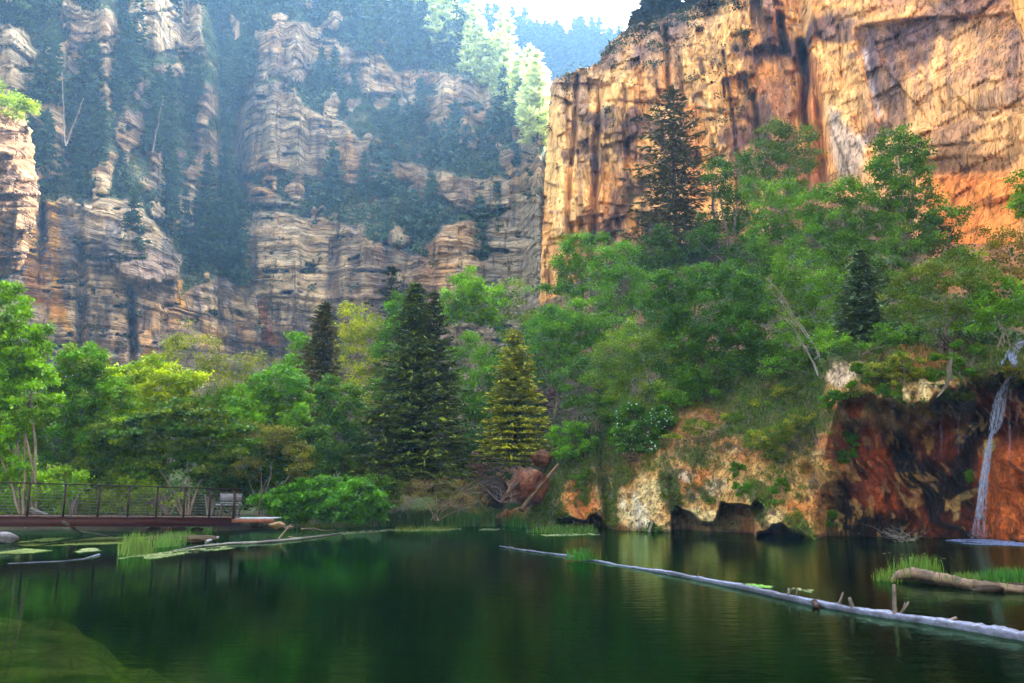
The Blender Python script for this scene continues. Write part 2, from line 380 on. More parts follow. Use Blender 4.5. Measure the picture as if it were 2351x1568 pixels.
# near-left sunlit buttress
def buttress():
    nu, nv = 60, 130
    s = np.linspace(0, 1, nu); V = np.repeat(np.linspace(620, 245, nv)[:, None], nu, 1)
    edge = np_interp(V[:, 0], [(245, 52), (300, 72), (420, 88), (500, 84), (620, 50)]) + 8 * fbm(V[:, 0] / 12, 0 * V[:, 0], 0 * V[:, 0], 3, 71)
    U = -160 + (edge[:, None] + 160) * s[None, :]
    G = P(U, V, 78); X, Z = G[..., 0], G[..., 2]
    lay = rock_strata(X, Z, 77, 1.3)
    Y = 80 - 5 * (1 - ((s - .5) * 2) ** 2)[None, :] - 1.2 * lay - 1.6 * blocks(X, Z, 2.5, 2.2, 78) - fbm(X / 2, Z / 2, 0 * X, 4, 79)
    c = np.broadcast_to(lin(176, 136, 96), U.shape + (3,)).copy()
    c = mix(c, lin(140, 110, 90), .7 * sst(-.05, .35, fbm(X / 2, Z / 2, 0 * X, 4, 80)))
    sheet('rock_buttress', U, V, Y, c, M_cliff, top_back=(2, 6, 14), left_back=(-2, (2, 8, 20)))
buttress()

# ================================================================ ORANGE CLIFF
def orange_cliff():
    nu, nv = 520, 330
    top = [(1262, 175), (1300, 166), (1368, 150), (1382, 108), (1440, 66), (1500, 48), (1560, 30), (1600, 8), (1640, -10), (1700, -160), (1780, -520), (2560, -700)]  # right part raised far out of view to keep the sun off the lake
    U, V = grid_uv(1262, 2560, nu, 1080, top, nv)
    s = (U - 1262) / (2560 - 1262)
    V = V + (np.linspace(0, 1, nv) ** 10)[:, None] * 12 * fbm(U / 14, 0 * U, 0 * U, 4, 51)
    edge = np.interp(V, [160, 200, 300, 450, 600, 700, 1080], [1284, 1264, 1256, 1248, 1242, 1238, 1228])
    U = U + (edge - 1262 + 3 * fbm(V / 14, 0 * V, 0 * V, 4, 52)) * (1 - np.clip(s * 6, 0, 1)) ** 2
    Y = np.interp(U, [1240, 1500, 1780, 1840, 1865, 2100, 2351, 2560], [94, 91, 88, 88, 82, 70, 58, 50])
    Y = Y + np.interp(V, [-400, 0, 200, 500, 1080], [12, 6, 3, 0, -2])
    G = P(U, V, Y); X, Z = G[..., 0], G[..., 2]
    f1 = fbm(X / 3, Z / 9, 0 * X, 5, 53)
    cols = ridge(X / 5.0, Z / 60, 0 * X, 3, 54)
    b1 = blocks(X, Z, 3.4, 9.0, 55); b2 = blocks(X, Z, 1.3, 3.2, 56); b3 = blocks(X, Z, .55, 1.1, 57)
    left = 1 - sst(1840, 1890, U)
    D = 1.5 * left * cols + (1.7 * left + .7) * b1 + (1.2 * left + .9) * b2 + (.5 * b3) + .3 * f1 + 2.5 * fbm(X / 15, Z / 25, 0 * X, 3, 58) + .5 * ridge(X / 1.1, Z / 14, 0 * X, 3, 59)
    # blocky broken foot of the pillar
    foot = sst(430, 520, V) * left
    D = D + foot * (2.2 * blocks(X, Z, 2.6, 1.8, 60))
    g = lambda pts, w, d: d * np.exp(-(linedist(U + 4 * f1, V, pts) / w) ** 2)
    D = D - g([(1790, 40), (1800, 120)], 9, 5) - g([(1838, 100), (1852, 190), (1846, 250), (1852, 300)], 9, 8) - g([(1856, 130), (1880, 260), (1890, 420)], 10, 3)
    D = D - g([(1325, 175), (1318, 300), (1305, 480), (1300, 600)], 5, 3) - g([(1382, 200), (1368, 330), (1362, 520), (1352, 640)], 7, 3.5) - g([(1526, 60), (1532, 220)], 5, 3.5) - g([(1312, 520), (1310, 570)], 5, 3)
    D = D - g([(1728, 220), (1740, 310)], 6, 3) - g([(1660, 120), (1680, 260), (1690, 360)], 3, 1.5) - g([(1925, 60), (1935, 200)], 3, .8)
    # horizontal breaks
    D = D - g([(1300, 240), (1420, 232), (1600, 250), (1780, 285)], 3, .5) - g([(1975, 168), (2120, 150)], 2, .3) - g([(2120, 340), (2351, 320), (2560, 300)], 3, .5) - g([(2150, 262), (2400, 240)], 2, .35)
    # recessed panel with an arched roof
    rec = polymask(U + 5 * f1, V, [(1962, 62), (2100, 42), (2400, 30), (2600, 30), (2600, 255), (2330, 262), (2180, 292), (2020, 300), (2010, 270)], 5)
    D = D - 1.1 * rec
    rec2 = polymask(U + 6 * f1, V + 5 * f1, [(2110, 372), (2200, 360), (2340, 366), (2340, 405), (2120, 405)], 4)
    D = D - .5 * rec2
    # top breaks into ledges
    led = sst(0, 1, (np_interp(U, top) + 120 - V) / 120)
    D = D - led * (4 * _h(np.floor((Z + X * .1) / 3), 0 * X, 0 * X, 61) + 3)
    rim = np.maximum(0, 1 - s * 40); D = D - 6 * rim ** 2
    Yg = Y - D
    # ---- real colours: fresh orange, pale, grey-purple varnish, streaks
    c = np.broadcast_to(lin(234, 180, 108), U.shape + (3,)).copy()
    c = mix(c, lin(250, 200, 124), .75 * sst(-.1, .35, fbm(X / 6, Z / 8, 0 * X, 4, 62)))
    c = mix(c, lin(224, 150, 80), .75 * sst(.0, .4, fbm(X / 3.5, Z / 14, 0 * X, 4, 63)))
    c = mix(c, lin(246, 178, 112), .7 * sst(1880, 2060, U))
    st = fbm(X / 1.6, Z / 30, 0 * X, 4, 64)
    c = mix(c, lin(138, 104, 84), .65 * sst(.08, .4, st + .4 * fbm(X / 9, Z / 9, 0 * X, 3, 65)))
    pa = fbm(X / 3.2, Z / 4.4, 0 * X, 5, 66)
    c = mix(c, lin(108, 82, 78), .8 * sst(.18, .36, pa))
    c = mix(c, lin(112, 82, 74), .75 * sst(.0, .25, b2 - .82 + .25 * pa) * left)
    W_ = U + 14 * f1; Q = V + 18 * pa
    c = mix(c, lin(236, 130, 48), .8 * polymask(W_, Q, [(2120, 400), (2400, 390), (2600, 380), (2600, 640), (2200, 640), (2130, 520)], 25))
    c = mix(c, lin(204, 128, 74), .6 * polymask(W_, Q, [(1856, 120), (1890, 140), (1880, 420), (1850, 420), (1850, 250)], 8))
    vstr = .5 + .5 * fbm(X / .7, Z / 25, 0 * X, 3, 67)
    c = mix(c, lin(74, 56, 58), (.55 + .4 * vstr) * polymask(W_, Q, [(1966, 66), (2100, 44), (2160, 60), (2150, 120), (2070, 170), (2080, 300), (2040, 300), (2000, 180)], 9))
    c = mix(c, lin(86, 66, 62), .75 * vstr * polymask(W_, Q, [(1960, 66), (2600, 30), (2600, 60), (2060, 110), (2000, 140)], 16))
    for cx_, w_, d_ in ((2010, 16, .9), (2050, 12, .7), (2098, 8, .55), (2128, 10, .5), (2180, 12, .5), (2260, 14, .4), (2330, 16, .6)):
        c = mix(c, lin(98, 84, 90), d_ * np.exp(-((W_ - cx_) / w_) ** 2) * sst(40, 90, V) * (1 - sst(180, 300, V + 40 * st)))
    c = mix(c, lin(76, 50, 42), .8 * sst(-.35, .15, pa) * polymask(W_ + 14 * pa, Q, [(2128, 348), (2190, 330), (2330, 316), (2345, 345), (2320, 392), (2250, 400), (2140, 404), (2118, 380)], 10))
    c = mix(c, lin(120, 88, 78), .7 * polymask(W_, Q, [(2140, 290), (2230, 262), (2260, 290), (2220, 330), (2130, 345)], 12))
    c = mix(c, lin(76, 56, 56), .8 * polymask(W_, Q, [(1400, 440), (1440, 425), (1482, 400), (1482, 430), (1450, 470), (1430, 520), (1395, 500)], 8))
    c = mix(c, lin(78, 60, 62), .7 * polymask(W_, Q, [(1390, 520), (1520, 480), (1560, 560), (1520, 620), (1380, 600)], 10) * sst(-.1, .3, pa + .2))
    c = mix(c, lin(70, 48, 44), .8 * polymask(W_, V, [(1600, 130), (1612, 130), (1622, 170), (1606, 178)], 6))
    c = mix(c, lin(180, 172, 168), .7 * polymask(W_, Q, [(1985, 110), (1998, 120), (2020, 270), (2008, 276)], 5))
    c = mix(c, lin(186, 168, 150), .8 * polymask(W_, Q, [(1900, 240), (1990, 330), (1975, 400), (1930, 410), (1910, 350)], 14))
    c = mix(c, lin(250, 222, 176), .7 * np.exp(-(np.abs(V - np.interp(U, [1262, 1330, 1400, 1600, 1700], [262, 245, 232, 228, 300])) / 4) ** 2) * left * sst(-.1, .3, f1))
    c = mix(c, lin(160, 132, 112), .5 * led)
    c = mix(c, lin(120, 96, 92), .5 * sst(.2, .4, fbm(X / 5, Z / 5, 0 * X, 4, 68)))
    c = c * (0.92 + .32 * b3)[..., None]
    o = sheet('cliff', U, V, Yg, c, M_tower, top_back=(2, 8, 20, 60), left_back=(1, (1, 3, 8, 20, 60)))
    return U, V, Yg
OU, OV, OY = orange_cliff()
# ================================================================ GROUND, BED, BANK, HILLSIDE
shore = [(-70, 0), (-45, 20)] + [tuple(W(u, v)[:2]) for u, v in [(-250, 1224), (0, 1219), (150, 1216), (330, 1222), (480, 1221), (600, 1215), (760, 1207.5), (880, 1206.5), (1010, 1206), (1150, 1205.5), (1220, 1209), (1290, 1203), (1500, 1205), (1800, 1212), (2100, 1216), (2500, 1222)]] + [(45, 28), (50, -4), (-70, -4)]
shelf = [tuple(W(u, v, -.45)[:2]) for u, v in [(-700, 1405), (0, 1418), (120, 1416), (250, 1438), (330, 1470), (500, 1505), (560, 1568), (640, 1700)]] + [(-1.5, 3), (-1.5, -3), (-14, -3)]
def ground():
    xs = np.concatenate([np.linspace(-260, -45, 40)[:-1], np.linspace(-45, 45, 300), np.linspace(45, 260, 40)[1:]])
    ys = np.concatenate([np.linspace(-60, -6, 14)[:-1], np.linspace(-6, 60, 260), np.linspace(60, 480, 60)[1:]])
    X, Y = np.meshgrid(xs, ys)
    def sd(poly):
        n = len(poly); ins = np.zeros(X.shape, bool); d = np.full(X.shape, 1e9)
        for i in range(n):
            x1, y1 = poly[i]; x2, y2 = poly[(i + 1) % n]
            c = ((y1 > Y) != (y2 > Y)) & (X < (x2 - x1) * (Y - y1) / ((y2 - y1) if y2 != y1 else 1e-9) + x1); ins ^= c
            dx, dy = x2 - x1, y2 - y1
            t = np.clip(((X - x1) * dx + (Y - y1) * dy) / (dx * dx + dy * dy), 0, 1)
            d = np.minimum(d, np.hypot(X - x1 - t * dx, Y - y1 - t * dy))
        return np.where(ins, d, -d)
    s = sd(shore) + .25 * fbm(X / 1.5, Y / 1.5, 0 * X, 4, 3)
    h = np.where(s > 0, -2.8 * sst(0, 5, s) - .05, np.minimum(-s * .3, .22 + .012 * -s) + np.maximum(0, Y - 58) * .07)
    sh = sd(shelf); m = sst(-2.2, 1.6, sh + 1.6 * fbm(X / 1.6, Y / 1.6, 0 * X, 4, 9)) * (s > 0)
    h = h * (1 - m) + m * (-.3 + .1 * fbm(X * 1.5, Y * 3, 0 * X, 4, 4))
    h = h + .05 * fbm(X, Y, 0 * X, 4, 8) + (np.abs(X) > 60) * 0
    h = np.where((Y > 120), h + (Y - 120) * .05, h)
    c = np.broadcast_to(lin(70, 62, 40), X.shape + (3,)).copy()
    c = mix(c, lin(60, 86, 34), sst(-.2, .2, fbm(X / 2, Y / 2, 0 * X, 4, 10)))
    bed = np.broadcast_to(lin(3, 26, 10), X.shape + (3,)).copy()
    bed = mix(bed, lin(4, 44, 24), .9 * sst(-.1, .35, fbm(X / 2.2, Y / 3, 0 * X, 4, 12)))
    bed = mix(bed, lin(2, 7, 3), .95 * sst(-.1, .25, fbm(X / 3, Y / 5, 0 * X + 3, 3, 13)))
    bed = mix(bed, lin(172, 132, 84), m * (.25 + .75 * sst(-.3, .3, fbm(X * 1.2, Y * 3.5, 0 * X, 4, 14))))
    k = sst(-.1, .4, s)[..., None]
    c = c * (1 - k) + bed * k
    G = np.stack([X, Y, h], -1)
    o = mesh_np('ground', G.reshape(-1, 3), grid_faces(*X.shape), M_soil, c.reshape(-1, 3), smooth=True); o['kind'] = 'structure'
ground()

def water():
    m, nt, nd, L = newmat('lake_water')
    out = N(nt, 'ShaderNodeOutputMaterial')
    gl = N(nt, 'ShaderNodeBsdfGlossy', ins={'Roughness': 0.015}); gl.inputs[0].default_value = (.44, .74, .40, 1)
    tr = N(nt, 'ShaderNodeBsdfTransparent'); tr.inputs[0].default_value = (.38, .56, .34, 1)
    df = N(nt, 'ShaderNodeBsdfDiffuse'); df.inputs[0].default_value = (.0002, .006, .002, 1)
    geo = N(nt, 'ShaderNodeNewGeometry')
    mp = N(nt, 'ShaderNodeMapping'); mp.inputs['Scale'].default_value = (.8, 1.9, 1)
    L.new(geo.outputs['Position'], mp.inputs[0])
    n1 = N(nt, 'ShaderNodeTexNoise', ins={'Scale': 2.6, 'Detail': 4.0, 'Roughness': .55}); L.new(mp.outputs[0], n1.inputs['Vector'])
    n0 = N(nt, 'ShaderNodeTexNoise', ins={'Scale': .10, 'Detail': 2.0}); L.new(geo.outputs['Position'], n0.inputs['Vector'])
    # the falls stir the right-hand side of the lake more than the left
    sx = N(nt, 'ShaderNodeSeparateXYZ'); L.new(geo.outputs['Position'], sx.inputs[0])
    mr = N(nt, 'ShaderNodeMapRange', ins={'From Min': -6.0, 'From Max': 9.0, 'To Min': .25, 'To Max': 1.0}); L.new(sx.outputs[0], mr.inputs[0])
    mr0 = N(nt, 'ShaderNodeMapRange', ins={'From Min': .35, 'From Max': .65, 'To Min': .5, 'To Max': 1.3}); L.new(n0.outputs[0], mr0.inputs[0])
    mm = N(nt, 'ShaderNodeMath', operation='MULTIPLY'); L.new(mr.outputs[0], mm.inputs[0]); L.new(mr0.outputs[0], mm.inputs[1])
    mh = N(nt, 'ShaderNodeMath', operation='MULTIPLY'); L.new(mm.outputs[0], mh.inputs[0]); L.new(n1.outputs[0], mh.inputs[1])
    bp = N(nt, 'ShaderNodeBump', ins={'Strength': 1.0, 'Distance': .011}); L.new(mh.outputs[0], bp.inputs['Height'])
    L.new(bp.outputs[0], gl.inputs['Normal'])
    fr = N(nt, 'ShaderNodeFresnel', ins={'IOR': 1.33}); L.new(bp.outputs[0], fr.inputs['Normal'])
    a = N(nt, 'ShaderNodeMixShader', ins={0: .75}); L.new(tr.outputs[0], a.inputs[2]); L.new(df.outputs[0], a.inputs[1])
    b = N(nt, 'ShaderNodeMixShader'); L.new(fr.outputs[0], b.inputs[0]); L.new(a.outputs[0], b.inputs[1]); L.new(gl.outputs[0], b.inputs[2])
    L.new(b.outputs[0], out.inputs[0])
    G = np.array([[-75, -5, 0], [55, -5, 0], [55, 60, 0], [-75, 60, 0]], float)
    o = mesh_np('lake_water', G, [[0, 1, 2, 3]], m); o['kind'] = 'structure'
water()

# ---- travertine bank with its caves and the wet alcove behind the falls
BW = [(1130, 1205), (1240, 1212), (1290, 1214), (1400, 1216), (1550, 1222), (1640, 1226), (1700, 1231), (1850, 1236), (1900, 1237), (2000, 1239), (2150, 1241), (2300, 1244), (2560, 1249)]
BT = [(1130, 1195), (1215, 1190), (1245, 1120), (1275, 1040), (1310, 985), (1370, 962), (1440, 930), (1520, 905), (1600, 880), (1700, 850), (1780, 836), (1860, 830), (1900, 822), (2000, 800), (2100, 785), (2200, 775), (2300, 785), (2560, 770)]
CAVES = [[(1279, 1222), (1274, 1198), (1282, 1184), (1312, 1190), (1346, 1196), (1352, 1184), (1368, 1180), (1384, 1198), (1394, 1222)],
 [(1543, 1232), (1543, 1166), (1556, 1163), (1572, 1172), (1590, 1180), (1612, 1196), (1640, 1204), (1648, 1234)],
 [(1630, 1238), (1640, 1200), (1652, 1176), (1658, 1156), (1680, 1160), (1702, 1158), (1726, 1166), (1742, 1146), (1756, 1148), (1752, 1170), (1734, 1190), (1730, 1240)],
 [(1736, 1244), (1744, 1220), (1766, 1218), (1774, 1204), (1794, 1200), (1812, 1214), (1838, 1222), (1858, 1242)]]
def bank():
    nu, nv = 700, 300
    us = np.linspace(1130, 2560, nu); vw = np_interp(us, BW); vt = np_interp(us, BT) + 6 * fbm(us / 20, us * 0, us * 0, 3, 400)
    Yw = HCAM * 0 + np.array([YW(u, v) for u, v in zip(us, vw)])
    t = np.linspace(0, 1, nv)
    vb = vw + 14
    V = vb[None] + (vt - vb)[None] * t[:, None]; U = np.repeat(us[None], nv, 0)
    h = (vw[None] - V)                     # picture units above the waterline
    # profile: face then grassy slope
    face = np_interp(us, [(1130, 10), (1240, 40), (1290, 70), (1400, 110), (1500, 120), (1650, 140), (1800, 150), (1870, 160), (1900, 330), (2000, 370), (2150, 360), (2300, 330), (2560, 330)])
    alc = sst(1870, 1960, us + 0 * us)
    hh = np.clip(h, 0, None)
    k1 = np_interp(us, [(1130, .3), (1300, .35), (1850, .3), (1920, -.02), (2560, -.02)])   # lean of the face
    k2 = np_interp(us, [(1130, 1.2), (1300, 1.25), (1850, 1.2), (1950, 1.3), (2560, 1.3)])
    pz = Yw / FPX
    sm = 40.0
    up = sm * np.log1p(np.exp((hh - face[None]) / sm))
    Y = Yw[None] + pz[None] * (k1[None] * (hh - up) + k2[None] * up)
    G = P(U, V, Y); X, Z = G[..., 0], G[..., 2]
    f1 = fbm(X / 1.1, Z / 1.3, 0 * X, 6, 401); f2 = fbm(X / 3.2, Z / 4.5, 0 * X, 4, 402)
    rd = ridge(X / .9, Z / 3.0, 0 * X, 4, 403)
    lobes = ridge(X / 2.6, Z / 9, 0 * X, 2, 404)
    isalc = sst(1880, 1925, U + 10 * f1) * sst(0, 40, face[None] + 40 - hh)
    D = .30 * f1 + .7 * f2 + (.35 + .35 * isalc) * rd + .5 * lobes * (1 - isalc)
    # rounded travertine curtains between creases
    for pts, w, d in (([(1392, 1216), (1390, 1150), (1380, 1090), (1375, 1040)], 9, .9), ([(1545, 1166), (1540, 1100)], 8, .5), ([(1900, 1238), (1905, 1170), (1880, 1110), (1850, 1080)], 16, 1.0), ([(1250, 1190), (1262, 1120)], 8, .6)):
        D = D - d * np.exp(-(linedist(U + 6 * f1, V, pts) / w) ** 2)
    cave = np.zeros_like(U)
    for p in CAVES: cave = np.maximum(cave, polymask(U + 5 * f1, V + 6 * fbm(X / .4, Z / .4, 0 * X, 4, 405), p, 3.5))
    cave_in = cave * (2.6 + .8 * f2)
    # alcove: hollowed out behind an uneven lip
    lipv = np_interp(U, [(1880, 1090), (1915, 960), (1935, 905), (1990, 905), (2030, 915), (2100, 930), (2150, 905), (2230, 870), (2300, 860), (2560, 860)]) + 10 * fbm(U / 16, U * 0, U * 0, 4, 406)
    below = sst(-6, 22, V - lipv)
    inside = sst(1875, 1950, U + 46 * f1 + 24 * f2 + (V - 1100) * .12) * below
    hol = inside * (1.9 + 1.0 * sst(0, 120, V - lipv) * (1 - .75 * sst(120, 330, V - lipv)))
    hol = hol * (1 - .75 * sst(2235, 2330, U) * sst(990, 1060, V))       # apron under the falls stands forward
    # sinuous ribs of flowstone on the alcove wall
    wu = X + .8 * fbm(X / 1.5, Z / 1.5, 0 * X, 3, 407) + (Z - 2) * .35
    ribs = ridge(wu / .55, Z / 3.5, 0 * X, 4, 408)
    D = D + inside * (.55 * ribs + .35 * fbm(X / .35, Z / .6, 0 * X, 4, 409) + .5 * fbm(wu / 1.1, Z / 1.4, 0 * X, 3, 410))
    bump_dark = polymask(U + 8 * f1, V + 8 * f1, [(2120, 880), (2180, 870), (2235, 890), (2245, 930), (2215, 975), (2160, 960), (2110, 925)], 14)
    D = D + 1.1 * bump_dark
    D = D + .16 * fbm(X / .25, Z / .4, 0 * X, 3, 430) * (1 - isalc) + .12 * ridge(X / .5, Z / 1.6, 0 * X, 3, 432)
    spill = polymask(U + 4 * f1, V, [(2262, 800), (2330, 790), (2351, 820), (2330, 905), (2300, 915), (2278, 900)], 10)
    D = D + .9 * spill
    D = D * sst(-14, 10, h + 2)
    Yg = Y - D + cave_in + hol * sst(-20, 4, h) 
    Yg = np.maximum(Yg, Yw[None] - 1.2)
    # ---- colours
    c = np.broadcast_to(lin(206, 156, 88), U.shape + (3,)).copy()
    c = mix(c, lin(234, 204, 142), .85 * sst(-.05, .3, fbm(X / 1.4, Z / 1.8, 0 * X, 4, 411)))
    c = mix(c, lin(208, 116, 44), .75 * sst(.02, .32, fbm(X / 1.6, Z / 1.2, 0 * X, 4, 412)))
    c = mix(c, lin(204, 112, 44), .8 * polymask(U + 8 * f1, V + 8 * f1, [(1310, 1100), (1345, 1090), (1380, 1150), (1372, 1190), (1330, 1195), (1300, 1170)], 12))
    c = mix(c, lin(212, 204, 184), .7 * sst(-.25, .2, fbm(X / .3, Z / .5, 0 * X, 4, 433)) * polymask(U + 18 * f1, V + 18 * f1, [(1410, 1215), (1420, 1150), (1450, 1120), (1480, 1160), (1500, 1215)], 10) * sst(-.4, .1, f1))
    c = mix(c, lin(206, 196, 172), .7 * sst(-.2, .2, fbm(X / .3, Z / .5, 0 * X, 4, 434)) * polymask(U + 18 * f1, V + 18 * f1, [(1510, 1110), (1560, 1085), (1660, 1100), (1680, 1140), (1600, 1150), (1530, 1150)], 12))
    pits = sst(.22, .36, fbm(X / .22, Z / .3, 0 * X, 3, 413))
    c = mix(c, lin(92, 70, 44), .75 * pits)
    # grass and herbs growing on the slope
    veg = sst(-10, 70, up[...] - 26 + 60 * fbm(X / 1.2, Z / 1.0, 0 * X, 5, 414)) * (1 - isalc * .3)
    veg = np.maximum(veg, sst(.16, .34, fbm(X / .9, Z / 1.5, 0 * X, 4, 415)) * .85 * (1 - inside))
    veg = np.maximum(veg, polymask(U + 10 * f1, V + 10 * f1, [(1210, 1205), (1250, 1100), (1300, 1060), (1330, 1080), (1300, 1110), (1282, 1150), (1278, 1205)], 10))
    veg = np.maximum(veg, .9 * polymask(U + 10 * f1, V + 10 * f1, [(1395, 1160), (1400, 1080), (1450, 1050), (1460, 1090), (1420, 1120), (1410, 1200)], 8))
    bare = polymask(U + 16 * f1, V + 12 * f1, [(1500, 960), (1620, 930), (1680, 960), (1620, 1010), (1500, 1060), (1440, 1080), (1440, 1030)], 22)
    veg = veg * (1 - .8 * bare)
    pale = polymask(U + 8 * f1, V + 5 * f1, [(1890, 862), (1915, 836), (1985, 826), (1980, 850), (1945, 885), (1925, 890), (1905, 878)], 6)
    veg = veg * (1 - pale)
    c = mix(c, lin(236, 204, 168), .9 * pale)
    c = mix(c, lin(166, 104, 62), .7 * bare)
    vc = np.broadcast_to(lin(56, 78, 26), c.shape).copy()
    vc = mix(vc, lin(112, 92, 56), .7 * sst(-.05, .3, fbm(X / .6, Z / .6, 0 * X, 4, 416)))
    vc = mix(vc, lin(64, 50, 32), .5 * sst(.1, .4, fbm(X / .5, Z / .5, 0 * X, 4, 417)))
    # wet alcove wall: rust, ochre, black algae, pale calcite
    a = np.broadcast_to(lin(104, 40, 10), c.shape).copy()
    a = mix(a, lin(158, 68, 14), .8 * sst(-.05, .35, fbm(X / .9, Z / 2.2, 0 * X, 4, 418)))
    a = mix(a, lin(10, 6, 4), .95 * sst(-.16, .10, fbm(wu / .8, Z / 1.7, 0 * X, 5, 419) + .12 * (1 - sst(930, 1150, V))))
    a = mix(a, lin(186, 140, 76), .7 * sst(.22, .36, fbm(wu / .22, Z / .45, 0 * X, 4, 420)))
    a = mix(a, lin(206, 96, 30), .85 * sst(2225, 2275, U + 10 * f1) * sst(985, 1060, V + 20 * f1))
    a = mix(a, lin(214, 130, 66), .5 * sst(2240, 2275, U) * sst(985, 1060, V) * (.5 + .5 * fbm(X / .25, Z / 4, 0 * X, 3, 421)))
    a = mix(a, lin(196, 160, 96), .75 * sst(-.35, .1, f1) * polymask(U + 4 * f1, V + 4 * f1, [(2170, 1160), (2200, 1135), (2245, 1118), (2262, 1090), (2262, 1120), (2235, 1140), (2205, 1152), (2204, 1190), (2192, 1200), (2186, 1170)], 3))
    a = mix(a, lin(206, 172, 104), .9 * polymask(U + 5 * f1, V + 4 * f1, [(2258, 1010), (2285, 1008), (2288, 1030), (2262, 1056), (2254, 1040)], 4))
    for p in ([(1960, 1190), (1985, 1160), (2005, 1165), (2000, 1180), (1985, 1185), (1975, 1205), (1955, 1206)], [(2095, 1120), (2110, 1095), (2112, 1140), (2105, 1170), (2092, 1172)], [(2020, 1120), (2040, 1090), (2046, 1100), (2026, 1140)]):
        a = mix(a, lin(180, 130, 72), .65 * sst(-.25, .15, fbm(X / .3, Z / .5, 0 * X, 3, 431)) * polymask(U + 9 * f1, V + 9 * f1, p, 5))
    lipc = (1 - sst(0, 70, np.abs(V - lipv - 20))) * sst(1900, 1940, U) * (1 - sst(2160, 2210, U))
    a = mix(a, lin(206, 164, 100), .8 * lipc * sst(-.1, .2, f1))
    a = mix(a, lin(188, 84, 30), .95 * polymask(U + 4 * f1, V + 4 * f1, [(1937, 892), (1985, 890), (1992, 915), (1975, 962), (1950, 960), (1936, 930)], 4))
    a = mix(a, lin(22, 24, 8), .95 * bump_dark)
    a = mix(a, lin(52, 60, 16), .7 * spill)
    c = mix(c, lin(178, 96, 40), .5 * polymask(U, V, [(1870, 940), (1935, 910), (1935, 1080), (1890, 1080)], 10))
    wetdark = 1 - sst(3, 16, h + 6 * f1)
    col = c * (1 - veg)[..., None] + vc * veg[..., None]
    col = col * (1 - inside)[..., None] + a * inside[..., None]
    col = mix(col, lin(96, 60, 32), np.clip(cave * .7, 0, 1))
    col = mix(col, lin(60, 36, 22), .7 * wetdark)
    sheet('travertine_bank', U, V, Yg, col, M_bank, top_back=(1, 3, 8), left_back=None)
    return U, V, Yg, veg, inside, up
BU, BV, BY, BVeg, BIn, BUp = bank()

def hillY(u, v):
    vt = np_interp(u, BT); Yb = np.interp(u, BU[-1], BY[-1])
    t = np.clip((vt - v) / np.maximum(60, vt - 540), 0, 1.6)
    Yend = np.interp(u, [1100, 1300, 1500, 1800, 2100, 2351, 2560], [84, 84, 82, 76, 64, 54, 47])
    Yb = np.where(u < 1300, np.interp(u, [1040, 1200, 1300], [48, 46, 44.5]), Yb)
    return Yb + (Yend - Yb) * t + .5 + 3.5 * sst(0, 50, v - vt) * sst(1200, 1300, u)
def hillside():
    nu, nv = 260, 150
    U, V = grid_uv(1000, 2560, nu, 1215, [(1000, 1120), (1100, 900), (1200, 740), (1260, 690), (1400, 600), (1560, 560), (1900, 520), (2200, 560), (2400, 560), (2560, 560)], nv)
    Y = hillY(U, V)
    Y = np.where(U < 1250, np.minimum(Y, 80), Y)
    G = P(U, V, Y); X, Z = G[..., 0], G[..., 2]
    f = fbm(X / 4, Z / 3, 0 * X, 4, 501)
    Y = Y - 1.2 * f - .6 * blocks(X, Z, 1.2, 1.0, 502) * sst(-.1, .2, f)
    c = np.broadcast_to(lin(70, 60, 40), U.shape + (3,)).copy()
    c = mix(c, lin(56, 78, 34), sst(-.1, .2, f)); c = mix(c, lin(128, 92, 66), .8 * sst(.15, .35, fbm(X / 3, Z / 3, 0 * X, 4, 503)))
    c = mix(c, lin(190, 120, 74), .7 * polymask(U, V, [(2080, 640), (2160, 560), (2420, 560), (2420, 700), (2200, 680)], 20))
    sheet('hillside', U, V, Y, c, M_soil, top_back=(2, 6))
    return U, V, Y
HU, HV, HY = hillside()
def surfY(u, v):
    "distance of the slope behind picture point u, v (bank below its crest, hillside above)"
    if u < 1250 or v > 1190: return 1e9
    if v > np_interp(u, BT):
        j = int(np.argmin(np.abs(BU[0] - u))); i = int(np.argmin(np.abs(BV[:, j] - v))); return float(BY[i, j])
    return float(hillY(np.array(float(u)), np.array(float(v))))

# ================================================================ LIGHT, SKY, AIR
SUN_AZ, SUN_EL = math.radians(30), math.radians(35)      # azimuth: from the view direction towards the right
sun = bpy.data.lights.new('sun', 'SUN'); sun.energy = 4.2; sun.angle = math.radians(.5); sun.color = (1, .93, .80)
so = bpy.data.objects.new('sun', sun); COL.objects.link(so)
sd_ = (math.sin(SUN_AZ) * math.cos(SUN_EL), math.cos(SUN_AZ) * math.cos(SUN_EL), math.sin(SUN_EL))
from mathutils import Vector
so.rotation_euler = Vector(sd_).to_track_quat('Z', 'Y').to_euler(); so.location = (60, 60, 200)
w = bpy.data.worlds.new('World'); SC.world = w; w.use_nodes = True
wn = w.node_tree; bg = wn.nodes['Background']
sky = wn.nodes.new('ShaderNodeTexSky'); sky.sky_type = 'NISHITA'; sky.sun_disc = False
sky.sun_elevation = SUN_EL; sky.sun_rotation = SUN_AZ; sky.air_density = 1.0; sky.dust_density = 6.0; sky.ozone_density = 0.3
hs = wn.nodes.new('ShaderNodeHueSaturation'); hs.inputs['Saturation'].default_value = .12
wn.links.new(sky.outputs[0], hs.inputs['Color']); wn.links.new(hs.outputs[0], bg.inputs[0]); bg.inputs[1].default_value = 0.15
SC.view_settings.view_transform = 'Standard'; SC.view_settings.look = 'None'; SC.view_settings.gamma = 1.0
SC.view_settings.exposure = 3.0
SC.cycles.max_bounces = 6; SC.cycles.diffuse_bounces = 3; SC.cycles.glossy_bounces = 3; SC.cycles.transparent_max_bounces = 12
